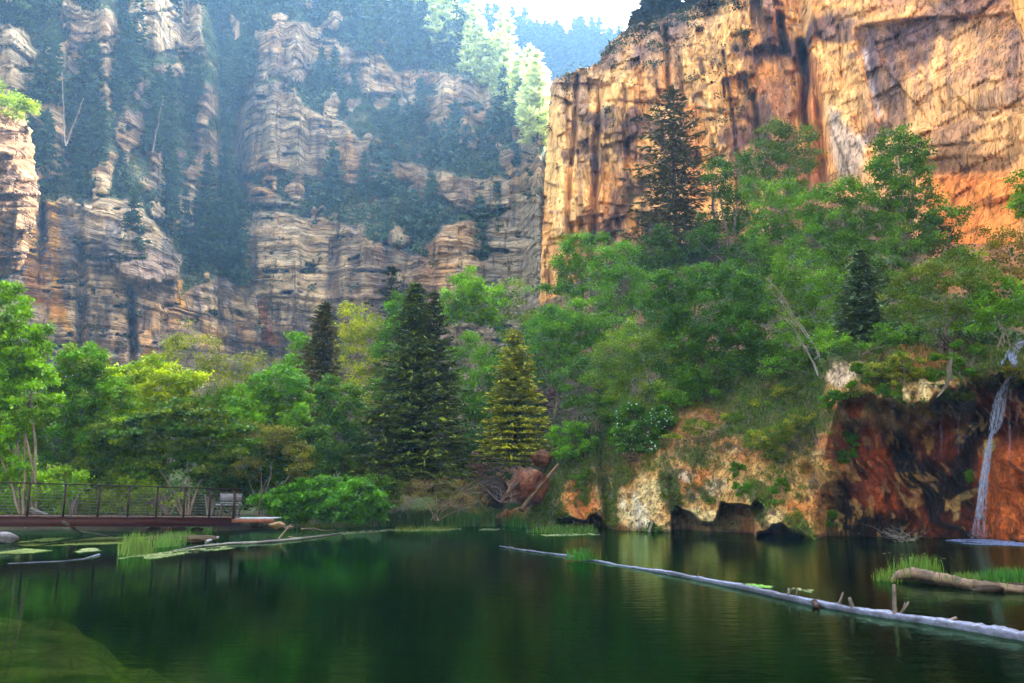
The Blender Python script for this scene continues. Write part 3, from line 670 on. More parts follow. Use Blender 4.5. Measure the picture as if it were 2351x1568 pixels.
SC.cycles.volume_bounces = 1; SC.cycles.transmission_bounces = 3
SC.cycles.use_denoising = True; SC.cycles.sample_clamp_indirect = 8.0

def box(name, lo, hi, mat):
    x0, y0, z0 = lo; x1, y1, z1 = hi
    v = [(x0,y0,z0),(x1,y0,z0),(x1,y1,z0),(x0,y1,z0),(x0,y0,z1),(x1,y0,z1),(x1,y1,z1),(x0,y1,z1)]
    f = [[0,3,2,1],[4,5,6,7],[0,1,5,4],[1,2,6,5],[2,3,7,6],[3,0,4,7]]
    return mesh_np(name, v, f, mat)
hm, nt, nd, L = newmat('air_haze')
out = N(nt, 'ShaderNodeOutputMaterial'); pv = N(nt, 'ShaderNodeVolumePrincipled')
pv.inputs['Color'].default_value = (.30, .58, 1.0, 1); pv.inputs['Density'].default_value = .00054; pv.inputs['Anisotropy'].default_value = .36
L.new(pv.outputs[0], out.inputs['Volume'])
HAZE = box('haze', (-275, -62, -8), (275, 620, 480), hm); HAZE['kind'] = 'stuff'

def blocker_wall():
    "unseen canyon wall added right of the view and behind it to block the sun"
    t = np.linspace(0, 1, 60); line = np.array([(33, 52), (42, 40), (52, 22), (60, 0), (64, -30), (50, -56)], float)
    q = np.stack([np.interp(t, np.linspace(0, 1, 6), line[:, k]) for k in (0, 1)], 1)
    z = np.linspace(-3, 85, 60)
    X = q[:, 0][None] + 0 * z[:, None]; Y = q[:, 1][None] + 0 * z[:, None]; Z = z[:, None] + 0 * X
    f = 3 * fbm(Y / 9, Z / 14, 0 * X, 4, 901) + 1.5 * blocks(Y, Z, 4, 6, 902)
    G = np.stack([X - f + Z * .05, Y, Z], -1)
    back = [G[-1] + np.array([d, 0, 1.0]) for d in (6, 30)]
    G = np.concatenate([G, np.stack(back)], 0)
    c = np.broadcast_to(lin(236, 168, 96), G.shape) * (1 + .25 * fbm(G[..., 1] / 4, G[..., 2] / 8, 0 * G[..., 0], 4, 903))[..., None]
    o = mesh_np('blocker_cliff', G.reshape(-1, 3), grid_faces(*G.shape[:2])[:, ::-1], M_tower, c.reshape(-1, 3)); o['kind'] = 'structure'
blocker_wall()
def bankY(u, v, off=.1):
    j = int(np.argmin(np.abs(BU[0] - u))); i = int(np.argmin(np.abs(BV[:, j] - v))); return float(BY[i, j]) - off
# ================================================================ PLANTS
def vary(col, n, amt=.25, hue=.12):
    c = np.tile(np.array(col, float), (n, 1)) * RN.uniform(1 - amt, 1 + amt, (n, 1))
    c[:, 0] *= RN.uniform(1 - hue, 1 + hue, n); c[:, 2] *= RN.uniform(1 - hue, 1 + hue, n)
    return c
def conifer_geo(H, Rad, col, tip, whorls=40, per=9, sprays=12, size=.16, droop=.25, bare=.0, irregular=.15, power=.8, lean=0.0, dead=0.0, flat=.85, bark=(.10, .065, .045)):
    "crown arrays + trunk tubes, in local metres"
    cs, ns, ss, dd, cc = [], [], [], [], []
    tb = Tubes()
    tz = np.linspace(0, H, 9); trunk = np.stack([lean * (tz / H) ** 2 * H, 0 * tz, tz], 1); trunk[1:-1, :2] += RN.uniform(-.01, .01, (7, 2)) * H
    tb.add(trunk, np.linspace(H * .012 + .02, .012, 9), 7, bark)
    hs = bare + (1 - bare) * (np.arange(whorls) + RN.uniform(-.3, .3, whorls)) / whorls
    sec = RN.uniform(-1, 1, 8)
    for h in np.clip(hs, bare, .99):
        n = max(3, int(per * (0.55 + .6 * (1 - h))))
        a0 = RN.uniform(0, 6.28)
        for k in range(n):
            az = a0 + 6.283 * k / n + RN.uniform(-.25, .25)
            prof = (1 - h) ** power * (1 if h > bare + .06 else .75)
            L = Rad * prof * (1 + irregular * (sec[int(az / 6.283 * 8) % 8] * .7 + RN.uniform(-1, .8))) + .05 * Rad
            base = np.array([np.interp(h * H, tz, trunk[:, 0]), np.interp(h * H, tz, trunk[:, 1]), h * H])
            d = np.array([math.cos(az), math.sin(az), 0]); side = np.array([-d[1], d[0], 0])
            upb = .25 * (h ** 2)
            m = max(3, int(sprays * L / Rad) + 2)
            t = np.sort(RN.uniform(.12, 1, m)); 
            q = base + d * (t * L)[:, None]; q[:, 2] += L * (-droop * t + (droop * .55 + upb) * t * t + upb * t)
            tb.add(np.array([base, base + d * L * .5 + [0, 0, L * (-droop * .5 + droop * .14 + upb * .7)], base + d * L * .95 + [0, 0, L * (-droop * .42 + upb * 1.8)]]), [L * .010 + .006, .004], 3, bark)
            if RN.rand() < dead: continue
            w = (.30 * L * (1 - t * .75) + size * .4)
            for sgn in (-1, 1):
                off = RN.uniform(.1, 1, m)
                c = q + side * (sgn * w * off)[:, None]; c[:, 2] -= off * w * .18
                dr = d * .75 + side * sgn * .7 + np.array([0, 0, -.12])
                cs.append(c); dd.append(np.tile(dr, (m, 1))); ss.append(size * RN.uniform(.7, 1.25, m))
                e = np.clip(t * .6 + off * .4, 0, 1)[:, None] ** 2
                cc.append((np.array(col) * (1 - e) + np.array(tip) * e) * RN.uniform(.7, 1.3, (m, 1)))
            cs.append(q); dd.append(np.tile(d, (m, 1))); ss.append(size * RN.uniform(.8, 1.3, m))
            e = t[:, None] ** 2; cc.append((np.array(col) * (1 - e) + np.array(tip) * e) * RN.uniform(.7, 1.3, (m, 1)))
    # leader
    c = np.zeros((10, 3)); c[:, 2] = np.linspace(H * .93, H * 1.0, 10); c[:, 0] += trunk[-1, 0]; cs.append(c); dd.append(RN.normal(size=(10, 3)) + [0, 0, 1.]); ss.append(np.full(10, size * .7)); cc.append(np.tile(tip, (10, 1)))
    cs, dd, ss, cc = map(np.concatenate, (cs, dd, ss, cc))
    v, f, c4 = leaf_mesh(cs, ss, cc, nbias=flat * 2.2, aspect=.34, dirs=dd)
    return (v, f, c4), tb
def conifer(name, u, vtop, vbase, Y, hw, label, col, tip, **kw):
    Y = min(Y, surfY(u, vbase) - .2)
    b = P(u, vbase, Y); H = (vbase - vtop) * px(Y) * 1.02; Rad = hw * px(Y) * 1.3
    (v, f, c), tb = conifer_geo(H, Rad, col, tip, **kw)
    e = empty(name, b, label, 'tree')
    tb.build('trunk', M_bark, e); o = mesh_np('crown', v, f, M_needle, c, e)
    return e
GAIN = np.array([2.3, 1.75, .25])
def broadleaf(name, blobs, Y, base, label, col, col2=None, cat='tree', leaf=.10, dens=1.0, stems=1, trunk_r=None, clump=17, depth=1.0, bark=(.22, .17, .12), twig=.35, flat=.6, mat=None, nbias=.7, minleaf=40, flowers=0, group=None, aspect=.55):
    Y0_ = Y; Y = min(Y, surfY(base[0], base[1]) - .15); lsc = max(.6, Y / Y0_)
    base = np.asarray(P(base[0], base[1], Y), float); s = px(Y)
    e = empty(name, base, label, cat, group)
    tb = Tubes(); LC, LS, LCOL = [], [], []
    cols = [np.array(col) * GAIN, np.array(col2 if col2 is not None else col) * GAIN]
    tops = []
    H = max(P(b[0], b[1], Y)[2] for b in blobs) - base[2]
    r0 = trunk_r or max(.025, H * .013)
    st = []
    for k in range(stems):
        st.append(base + np.array([RN.uniform(-.25, .25) * (stems > 1) * (1 + .1 * stems), RN.uniform(-.2, .2) * (stems > 1), 0]))
    for b in blobs:
        u, v, ru, rv = b[:4]; bc = cols[0] if len(b) < 5 or b[4] is None else np.array(b[4])
        c0 = P(u, v, Y); rx, rz = ru * s, rv * s; ry = (rx + rz) * .5 * depth
        c0 = c0 + np.array([0, RN.uniform(-.5, .5) * ry, 0])
        s0 = st[RN.randint(len(st))]
        fork = s0 + (c0 - s0) * RN.uniform(.3, .5); fork[:2] = s0[:2] + (c0 - s0)[:2] * .25
        ll = wob(fork, c0, 5, .04); tb.add(np.concatenate([wob(s0, fork, 4, .03)[:-1], ll]), [r0 * (.9 if stems == 1 else .6), r0 * .45, r0 * .15], 6, (1, 1, 1))
        rc = clump * s
        area = math.pi * ru * rv / (math.pi * clump ** 2)
        n = max(3, int(area * 3.0 * dens * (.6 + .4 * depth)))
        d = RN.normal(size=(n, 3)); d /= np.linalg.norm(d, axis=1)[:, None]
        rad = RN.uniform(.35, 1.0, n) ** .6
        cen = c0 + d * rad[:, None] * np.array([rx, ry, rz])
        for q in cen:
            if RN.rand() < twig: tb.add(wob(c0 + (q - c0) * .15, q + (q - c0) * .12, 4, .08), [r0 * .16, .006], 3, (1, 1, 1))
            m = int(minleaf * 2.3 * RN.uniform(.6, 1.4))
            g = RN.normal(size=(m, 3)) * np.array([rc * .5, rc * .5, rc * .5 * flat])
            LC.append(q + g); LS.append(leaf * lsc * RN.uniform(.55, 1.35, m))
            cc = cols[RN.randint(2)] if len(b) < 5 or b[4] is None else bc
            LCOL.append(vary(cc * RN.uniform(.75, 1.3), m, .22))
    LC = np.concatenate(LC); LS = np.concatenate(LS); LCOL = np.concatenate(LCOL)
    keep = LC[:, 2] > max(base[2] - .3, .02); LC, LS, LCOL = LC[keep], LS[keep], LCOL[keep]
    LC = LC - base
    v, f, c = leaf_mesh(LC, LS, LCOL, nbias=nbias, aspect=aspect)
    tb.v = [q - base for q in tb.v]; tb.c = [q * np.array(bark) for q in tb.c]
    tb.build('trunk', M_bark, e)
    mesh_np('crown', v, f, mat or M_leaf, c, e)
    if flowers:
        i = RN.choice(len(LC), flowers); fc = LC[i].copy(); fc[:, 1] -= .15
        v, f, c = leaf_mesh(fc, .05, np.tile([.8, .82, .72], (flowers, 1)), nbias=.2, aspect=.9)
        mesh_np('blossom', v, f, mat or M_leaf, c, e)
    return e

# greens (real leaf colours)
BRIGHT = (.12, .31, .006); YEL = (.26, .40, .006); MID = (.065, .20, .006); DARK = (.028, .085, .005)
BLUE = (.025, .12, .025); GREY = (.13, .18, .06); OLIVE = (.10, .13, .012); PALE = (.21, .29, .05)

# ---- near conifers
conifer('spruce', 735, 693, 1035, 50, 52, 'ragged spruce with rusty red tip behind the bridge trees', (.10, .10, .012), (.19, .16, .02), whorls=42, per=11, sprays=14, size=.2, irregular=.4, power=.6, bare=.08)
conifer('spruce', 893, 604, 905, 62, 48, 'thin open conifer rising behind the big dark spruce', (.035, .05, .018), (.05, .065, .02), whorls=16, per=6, sprays=9, size=.22, irregular=.6, power=.55, bare=.42)
conifer('spruce', 945, 652, 1118, 45, 108, 'big dark green spruce in the middle of the shore', (.032, .062, .003), (.17, .23, .008), whorls=52, per=17, sprays=24, size=.19, droop=.34, irregular=.32, power=.8)
conifer('spruce', 992, 668, 1060, 46, 66, 'dark spruce standing close behind the biggest spruce', (.03, .055, .004), (.12, .15, .012), whorls=38, per=12, sprays=15, size=.18, droop=.3, irregular=.3, power=.7)
conifer('spruce', 1182, 762, 1058, 46, 70, 'yellow green young spruce standing beside the orange bank', (.13, .17, .006), (.56, .55, .015), whorls=27, per=18, sprays=26, size=.15, droop=.2, irregular=.18, power=.62)
conifer('fir_tree', 1556, 168, 612, 78, 88, 'tall brownish green fir in front of the orange cliff', (.10, .10, .028), (.17, .16, .045), whorls=30, per=9, sprays=15, size=.30, droop=.5, irregular=.7, power=.55, bare=.10)
conifer('spruce', 1990, 566, 792, 48, 58, 'small blue green spruce at the top of the bank', (.06, .11, .035), (.17, .24, .09), whorls=28, per=12, sprays=14, size=.15, droop=.25, irregular=.25, power=.75)

# ---- trees and shrubs along the left bank
B = broadleaf
B('willow', [(10,740,80,90),(70,800,60,80),(20,860,90,80),(-60,800,90,120),(60,920,70,60),(-20,980,90,70)], 33, (55, 1205), 'tall bright green willow at the far left end of the bridge', BRIGHT, (.07, .19, .015), stems=5, leaf=.075, minleaf=60)
B('willow', [(190,840,60,60),(150,910,80,60),(240,920,60,60),(110,1000,90,60),(210,1000,80,60)], 37, (150, 1200), 'mid green willow whose stems rise behind the bridge rail', MID, (.07, .15, .02), stems=4, leaf=.08, minleaf=60)
B('willow', [(30,1060,70,60),(130,1090,70,60,(.11,.20,.012)),(230,1080,70,60),(60,1150,60,40,(.09,.17,.012)),(320,1070,60,60),(200,1150,70,40)], 39, (120, 1205), 'low yellow green willow behind the left part of the rail', (.10, .19, .012), MID, stems=4, leaf=.08, minleaf=55)
B('maple_tree', [(290,860,60,35,YEL),(350,850,50,35),(380,900,60,45),(310,920,70,45),(250,880,40,35),(430,880,40,30)], 40, (350, 1200), 'yellow green maple above the middle of the bridge', YEL, (.13, .24, .012), leaf=.10)
B('maple_tree', [(330,1000,90,50),(450,960,90,50),(520,1010,80,45),(400,1040,110,40),(300,1080,90,40),(470,1070,60,30)], 36.5, (430, 1205), 'dark green maple hanging low over the middle of the bridge', (.055, .11, .012), DARK, leaf=.10, flat=.4, minleaf=48)
B('willow', [(400,770,50,40),(450,810,70,50),(530,830,70,50),(500,890,90,60),(430,860,60,50),(590,850,50,45)], 44, (480, 1190), 'feathery grey green willow behind the yellow green maple', GREY, (.08, .13, .04), leaf=.06, minleaf=34, dens=.85, twig=.9, bark=(.3,.27,.22), clump=20)
B('maple_tree', [(640,880,60,45,BRIGHT),(600,920,60,45),(670,930,50,50),(560,960,60,50),(640,980,80,50),(600,1040,90,45),(680,1040,40,40)], 42, (620, 1185), 'bright green maple left of the rusty tipped spruce', (.075, .19, .015), MID, leaf=.10)
B('willow', [(640,1010,50,35),(590,1000,50,30),(690,1060,40,40),(560,1070,60,30)], 39.5, (600, 1195), 'greyish willow leaning over the right end of the bridge', (.09, .12, .045), leaf=.06, minleaf=36, twig=.9, clump=14, bark=(.3,.27,.22))
B('maple_tree', [(800,730,40,35),(850,750,50,40),(810,800,60,50),(870,820,40,50),(790,860,60,40),(850,900,50,50)], 60, (830, 1090), 'pale green maple with thin pinkish stems between two spruces', PALE, (.11, .18, .03), leaf=.11, dens=.8, minleaf=34, bark=(.36, .25, .16), twig=.7, stems=3)
B('alder', [(780,920,60,60),(830,980,50,60),(760,1010,60,60),(800,1060,70,50),(720,1080,60,40),(860,1050,30,50)], 46, (790, 1180), 'deep green alder left of the big dark spruce', (.03, .10, .018), (.05, .13, .02), leaf=.085, minleaf=55)
B('shrub', [(640,1150,60,28),(700,1135,60,35),(760,1125,60,38),(820,1140,60,40),(680,1175,80,22),(790,1175,80,25),(850,1165,35,30)], 38.5, (740, 1204), 'bright green leafy shrub on the shore right of the bridge', (.045, .17, .028), (.03, .12, .022), cat='shrub', stems=6, leaf=.095, minleaf=60, clump=13, flat=.5)
B('shrub', [(880,1150,40,30),(860,1110,40,30),(900,1120,30,25)], 42, (870, 1200), 'small dark shrub at the foot of the big dark spruce', DARK, MID, cat='shrub', stems=3, leaf=.07)
B('dry_brush', [(940,1120,50,25),(1000,1115,60,30),(1060,1130,50,35),(1100,1150,35,30),(960,1150,60,25),(1030,1160,60,25)], 41.5, (1010, 1195), 'brown twiggy brush above the reeds', (.12, .10, .06), (.09, .11, .035), cat='shrub', stems=9, leaf=.03, minleaf=26, twig=1.0, clump=14, bark=(.30, .22, .17), aspect=.3)
B('willow', [(20,1080,70,50),(90,1130,60,40),(0,1150,60,40),(150,1110,50,40)], 33.5, (40, 1212), 'low leafy willow boughs at the left end of the bridge', (.09,.22,.008), MID, stems=5, leaf=.07, minleaf=50)
B('willow', [(250,1000,70,50),(330,1080,70,45),(260,1130,60,40),(360,1140,70,40),(180,1060,60,50)], 36.8, (280, 1208), 'loose green willow reaching over the rail left of centre', (.07,.16,.012), (.10,.2,.012), stems=5, leaf=.075, minleaf=50)
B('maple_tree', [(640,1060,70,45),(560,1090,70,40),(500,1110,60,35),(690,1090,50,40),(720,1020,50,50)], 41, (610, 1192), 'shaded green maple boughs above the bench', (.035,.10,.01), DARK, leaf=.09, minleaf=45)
B('maple_tree', [(250,930,60,45),(180,960,60,50),(320,960,70,45),(420,950,60,40),(540,930,60,50),(560,1000,60,50)], 43, (380, 1190), 'leafy maple filling the gap behind the yellow green one', (.07,.17,.01), MID, leaf=.10, minleaf=45, stems=3)
# understory filling the shade behind the first row
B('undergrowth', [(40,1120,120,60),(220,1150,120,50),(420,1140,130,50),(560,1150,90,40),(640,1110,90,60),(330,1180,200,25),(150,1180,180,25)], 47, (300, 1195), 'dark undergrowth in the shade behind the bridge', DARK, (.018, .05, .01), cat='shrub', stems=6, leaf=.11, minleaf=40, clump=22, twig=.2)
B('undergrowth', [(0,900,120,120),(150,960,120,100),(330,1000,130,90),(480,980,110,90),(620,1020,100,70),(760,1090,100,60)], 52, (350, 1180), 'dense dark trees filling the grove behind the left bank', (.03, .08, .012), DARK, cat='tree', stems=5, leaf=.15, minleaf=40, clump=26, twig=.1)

# ---- middle group
B('cottonwood', [(1070,650,45,35),(1110,670,50,35),(1040,690,45,35),(1090,710,60,30),(1020,720,35,30),(1140,710,30,30)], 62, (1110, 960), 'bright green cottonwood with bare leaning stems in the middle', BRIGHT, (.07, .18, .015), leaf=.12, bark=(.30, .22, .14))
B('cottonwood', [(1180,670,40,30),(1200,710,40,35),(1160,740,40,30),(1220,740,25,30)], 64, (1180, 960), 'sparse greyish cottonwood at the left edge of the orange cliff', (.10, .17, .05), MID, leaf=.11, dens=.7, minleaf=30, bark=(.34, .28, .22), twig=.8)
B('maple_tree', [(1080,800,50,45),(1110,850,45,45),(1070,880,50,50),(1100,930,50,45),(1060,950,40,40)], 55, (1085, 1060), 'leafy maple between the dark spruce and the yellow spruce', (.06, .16, .015), MID, leaf=.10)
B('shrub', [(1080,1010,45,35),(1060,1050,40,40),(1110,1040,30,40)], 50, (1075, 1100), 'dark bush behind the foot of the yellow spruce', DARK, (.02, .08, .02), cat='shrub', leaf=.09, stems=3)
B('maple_tree', [(1300,600,35,45),(1330,560,35,35),(1350,600,35,35),(1280,640,40,35),(1320,660,40,30),(1370,550,25,25)], 70, (1330, 760), 'green maple against the lower left corner of the orange cliff', (.07, .20, .022), (.045, .14, .02), leaf=.12, bark=(.12,.08,.06))
B('maple_tree', [(1400,590,35,30),(1440,580,35,30),(1380,630,30,35),(1430,640,45,40),(1465,640,25,30),(1390,690,30,30),(1440,700,40,35),(1380,730,25,25)], 67, (1410, 800), 'rounded bright green maple right of the cliff corner', (.07, .22, .02), (.05, .16, .02), leaf=.11, bark=(.12,.08,.06))
B('alder', [(1240,760,40,45),(1280,740,45,40),(1260,820,55,45),(1310,790,45,45),(1290,860,50,40),(1220,810,30,40),(1330,740,30,30)], 56, (1275, 960), 'rounded mid green alder behind the yellow spruce', (.04, .14, .022), (.055, .17, .02), leaf=.095)
B('maple_tree', [(1560,650,70,45),(1640,640,70,45),(1720,670,50,55),(1530,720,60,50),(1610,730,80,60),(1690,750,60,60),(1740,740,40,60),(1640,800,80,40),(1570,790,60,40),(1500,670,30,40)], 58, (1640, 900), 'very wide blue green maple in the middle of the hillside', (.028, .105, .028), (.04, .13, .028), leaf=.10, minleaf=50)
B('willow', [(1480,770,70,50),(1420,810,60,50),(1540,820,60,50),(1460,870,90,50),(1390,870,50,45),(1550,890,50,45),(1500,930,60,40),(1420,930,50,30)], 48.5, (1480, 985), 'soft grey green willow leaning out over the bank', (.055, .14, .04), (.085, .17, .05), leaf=.06, minleaf=60, dens=1.1, twig=.6, bark=(.25,.2,.15))
B('shrub', [(1340,850,40,30),(1370,900,45,40),(1330,930,35,30),(1390,950,30,30)], 51, (1360, 990), 'dark bush left of the soft grey green willow', (.02, .075, .018), DARK, cat='shrub', stems=3, leaf=.08)
B('flowering_shrub', [(1450,960,40,35),(1490,985,40,35),(1430,1000,35,35),(1470,1025,45,20),(1520,960,30,30)], 43.2, (1465, 1045), 'dark leafy shrub dotted with small white blossoms on the bank', (.025, .10, .014), (.04, .13, .016), cat='shrub', stems=4, leaf=.075, flowers=240, clump=12)
# ---- hillside on the right
B('maple_tree', [(1780,300,45,30),(1830,310,50,35),(1760,350,50,35),(1850,360,40,35),(1800,390,60,35),(1740,400,40,35),(1820,430,40,30)], 76, (1800, 560), 'dull green maple standing high against the orange cliff', (.075, .14, .035), (.045, .12, .018), leaf=.13, bark=(.34, .25, .18), twig=.6)
B('maple_tree', [(1650,380,30,30),(1690,400,40,40),(1640,430,35,35),(1680,470,45,40),(1650,520,50,45),(1720,520,40,50),(1700,580,50,40),(1610,560,40,40)], 74, (1680, 640), 'dark green maple beside the bare dead conifer', (.028, .085, .016), (.04, .12, .016), leaf=.12)
B('maple_tree', [(1740,430,40,35),(1790,450,50,40),(1760,500,50,45),(1740,560,40,40),(1800,560,60,45),(1770,610,50,35),(1830,520,50,40)], 66, (1780, 700), 'bright green maple below the dull green one', (.075, .20, .012), (.05, .15, .012), leaf=.11)
B('maple_tree', [(1870,470,55,45),(1930,450,55,40),(1980,490,50,45),(1900,530,60,40),(1960,550,60,40),(2030,530,50,40),(2010,570,50,30),(1900,590,50,25)], 64, (1940, 690), 'broad bright green maple with dark forked limbs on the hillside', (.065, .19, .012), (.045, .14, .012), leaf=.11, bark=(.1,.07,.05))
B('maple_tree', [(2040,330,40,30),(2080,320,45,35),(2110,360,40,40),(2060,390,60,45),(2030,440,50,40),(2100,440,50,45),(2000,400,30,35),(2070,490,60,40),(2140,480,30,40),(2120,520,40,30)], 60, (2080, 640), 'tall green maple standing in front of the dark cliff stain', (.06, .18, .014), (.035, .11, .014), leaf=.105, bark=(.2,.16,.12))
B('shrub', [(2140,540,50,35),(2190,570,40,25),(2100,570,50,30)], 57, (2140, 620), 'dark olive shrub at the foot of the orange wall', (.03, .06, .012), DARK, cat='shrub', stems=3, leaf=.09)
B('alder', [(1820,600,45,50),(1850,660,50,50),(1800,700,40,50),(1880,720,45,50),(1830,760,50,40),(1790,650,30,40)], 56, (1840, 830), 'upright green alder right of the very wide maple', (.045, .14, .016), (.06, .17, .018), leaf=.09)
B('alder', [(1930,700,35,40),(1910,760,40,30),(1950,650,35,40),(1900,640,40,40)], 54, (1925, 800), 'slender green alder left of the small blue green spruce', (.05, .14, .022), MID, leaf=.085)
B('shrub', [(1970,610,60,40),(2050,620,50,40),(2080,660,50,40),(1920,600,40,30)], 58, (2010, 720), 'dark undergrowth behind the small blue green spruce', DARK, (.03,.08,.012), cat='shrub', stems=4, leaf=.10)
B('dry_brush', [(1790,690,28,30),(1810,740,30,30),(1840,790,28,30),(1770,650,22,25)], 45.5, (1885, 862), 'grey leafless brush leaning left over the bank top', (.14, .13, .10), (.10, .11, .06), cat='shrub', stems=12, leaf=.025, minleaf=16, twig=1.0, clump=12, bark=(.30, .26, .22), aspect=.25)
B('willow', [(2090,650,60,40),(2160,640,60,45),(2210,680,60,45),(2110,710,60,35),(2180,730,60,30),(2050,700,40,35),(2240,640,40,40)], 40, (2178, 812), 'spreading grey green willow with dark twisted stems on the bank edge', (.07, .12, .045), (.045, .12, .022), leaf=.06, minleaf=46, stems=5, twig=.9, dens=.9, bark=(.16, .12, .10))
B('alder', [(2270,700,50,35),(2320,720,50,35),(2300,660,40,30),(2370,700,50,50),(2250,740,40,25)], 41, (2300, 800), 'green bush above the top of the waterfall', (.05, .15, .018), MID, cat='shrub', stems=3, leaf=.07)
B('maple_tree', [(2351,420,38,28),(2385,450,45,45),(2360,470,30,30)], 46, (2420, 640), 'bright green branch end entering at the right edge', (.08, .20, .014), leaf=.085)
B('shrub', [(2270,550,40,30),(2320,540,50,30),(2370,560,40,40),(2300,600,50,25),(2250,620,40,25),(2350,630,50,30)], 50, (2310, 680), 'olive and grey shrubs under the orange wall at right', OLIVE, (.10,.10,.06), cat='shrub', stems=4, leaf=.07, dens=.8, minleaf=34, twig=.7)
B('shrub', [(2220,620,40,30),(2180,600,40,25),(2380,680,50,40)], 49, (2230, 700), 'low green shrubs between the willow and the orange wall', (.04,.09,.014), cat='shrub', stems=3, leaf=.07)
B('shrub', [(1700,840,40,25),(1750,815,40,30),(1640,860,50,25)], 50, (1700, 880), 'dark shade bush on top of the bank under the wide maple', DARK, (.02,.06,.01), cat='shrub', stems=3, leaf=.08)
B('maple_tree', [(1560,830,60,35),(1620,830,60,35),(1680,830,50,35),(1580,880,40,25)], 53, (1620, 900), 'low dark maple boughs under the wide blue green maple', (.02, .075, .016), MID, leaf=.09)
B('shrub', [(1560,900,50,25),(1620,890,50,25),(1690,870,50,22),(1590,860,50,25),(1660,845,50,25)], 48, (1630, 925), 'dark bushes along the top edge of the bank', (.03,.10,.014), MID, cat='shrub', stems=5, leaf=.07)
B('shrub', [(1780,840,45,20),(1850,825,40,20),(1820,790,45,30),(1870,770,40,30)], 46, (1820, 860), 'leafy bushes around the foot of the grey leaning brush', (.045,.13,.016), MID, cat='shrub', stems=4, leaf=.07)
B('shrub', [(1540,1010,30,16),(1600,980,34,16),(1680,960,30,14),(1750,930,34,16),(1800,900,34,16)], 43.5, (1660, 990), 'straggling low shrubs in a row up the bank slope', (.05,.12,.014), GREY, cat='shrub', stems=6, leaf=.05, clump=9, twig=.8)
B('shrub', [(1740,1010,36,22),(1790,990,36,22),(1840,960,36,22),(1780,1040,30,18)], 38.5, (1790, 1050), 'twiggy green shrub spilling down the bank left of the alcove', (.055,.12,.018), GREY, cat='shrub', stems=6, leaf=.045, clump=9, twig=1)
B('shrub', [(2020,850,40,18),(2080,830,40,22),(2120,860,36,18),(2060,870,30,14)], 34.5, (2070, 880), 'soft green shrub on top of the alcove lip', (.06,.13,.016), GREY, cat='shrub', stems=6, leaf=.045, clump=9, twig=.8)
B('shrub', [(1280,1000,34,20),(1320,980,30,18),(1300,1040,36,20),(1350,1020,30,16)], 43, (1310, 1060), 'green bush on the crest above the first cave', (.04,.13,.016), MID, cat='shrub', stems=5, leaf=.055, clump=9)
B('shrub', [(1740,800,40,30),(1780,810,40,30),(1720,770,40,30)], 52, (1750, 850), 'green bush behind the grey leaning brush', (.035, .12, .018), DARK, cat='shrub', stems=3, leaf=.08)
B('shrub', [(1900,790,40,25),(1950,790,35,20),(2060,760,50,30),(2020,790,40,18),(2120,770,40,25)], 46, (1990, 815), 'low leafy bushes around the foot of the small spruce', (.035, .11, .02), MID, cat='shrub', stems=4, leaf=.07)
B('maple_tree', [(1500,580,40,40),(1540,600,40,40),(1480,630,30,35),(1520,540,30,30)], 73, (1520, 680), 'dull green tree at the foot of the tall fir', (.035,.10,.016), DARK, leaf=.12)
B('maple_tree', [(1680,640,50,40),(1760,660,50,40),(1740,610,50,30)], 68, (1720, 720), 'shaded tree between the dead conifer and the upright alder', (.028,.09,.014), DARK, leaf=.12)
B('maple_tree', [(2200,500,30,30),(2130,560,50,25),(2210,590,50,25),(2060,560,40,30)], 58, (2150, 640), 'dark green boughs spreading over the base of the orange wall', (.03,.09,.012), MID, leaf=.09)
B('maple_tree', [(1330,720,45,40),(1370,760,45,40),(1400,760,40,35),(1350,800,50,40)], 60, (1370, 880), 'mid green tree filling the gap below the cliff corner', (.04,.14,.018), MID, leaf=.10)
B('maple_tree', [(1160,820,40,40),(1180,880,50,50),(1160,950,50,50),(1230,900,40,50)], 57, (1180, 1020), 'dark green tree directly behind the yellow spruce', (.025,.09,.014), DARK, leaf=.10)
B('maple_tree', [(690,800,40,40),(680,860,50,40),(900,800,40,60),(930,720,40,50),(900,900,50,60),(950,1000,60,60)], 58, (850, 1100), 'dense green tree behind the three middle spruces', (.045,.14,.014), MID, leaf=.12)
# small shrubs rooted in the bank face
for (u, v, r, lab) in [(1255, 1185, 22, 'dark green bush at the water by the first cave'), (1330, 1100, 12, 'small weed tuft above the first cave'), (1690, 1075, 12, 'small green tuft on the pale travertine'), (1925, 905, 16, 'green tuft left of the red rock chute'), (1905, 925, 14, 'ivy like tuft below the pale rock slab'), (2032, 892, 14, 'leafy tuft on the alcove lip'), (2065, 905, 11, 'second leafy tuft hanging from the alcove lip'), (1985, 850, 22, 'green clump right of the pale rock slab'), (1950, 1010, 14, 'moss clump on the left wall of the alcove'), (1938, 1045, 12, 'moss clump low on the left alcove wall'), (2230, 1095, 8, 'tiny fern clinging to the wall near the falls'), (2150, 850, 22, 'leafy clump above the dark hanging rock'), (2230, 820, 26, 'green clump left of the upper falls'), (1700, 1120, 12, 'herb patch above the widest cave'), (1795, 1130, 20, 'bushy herb patch above the last cave'), (1505, 1212, 12, 'fern tuft at the water right of the pale rock'), (1900, 1190, 18, 'moss clump at the corner of the alcove')]:
    Yb = float(BY[np.argmin(np.abs(BV[:, np.argmin(np.abs(BU[0] - u))] - v)), np.argmin(np.abs(BU[0] - u))]) - .1
    B('herb_clump', [(u + RN.normal() * r * .8, v + RN.normal() * r * .7, r * RN.uniform(.3, .6), r * RN.uniform(.25, .5)) for _ in range(7)], Yb, (u, v + r), lab, (.028, .11, .012), (.05, .13, .015), cat='plant', leaf=.05, clump=7, minleaf=40, stems=2, trunk_r=.012, group='herb clumps rooted in the travertine bank')
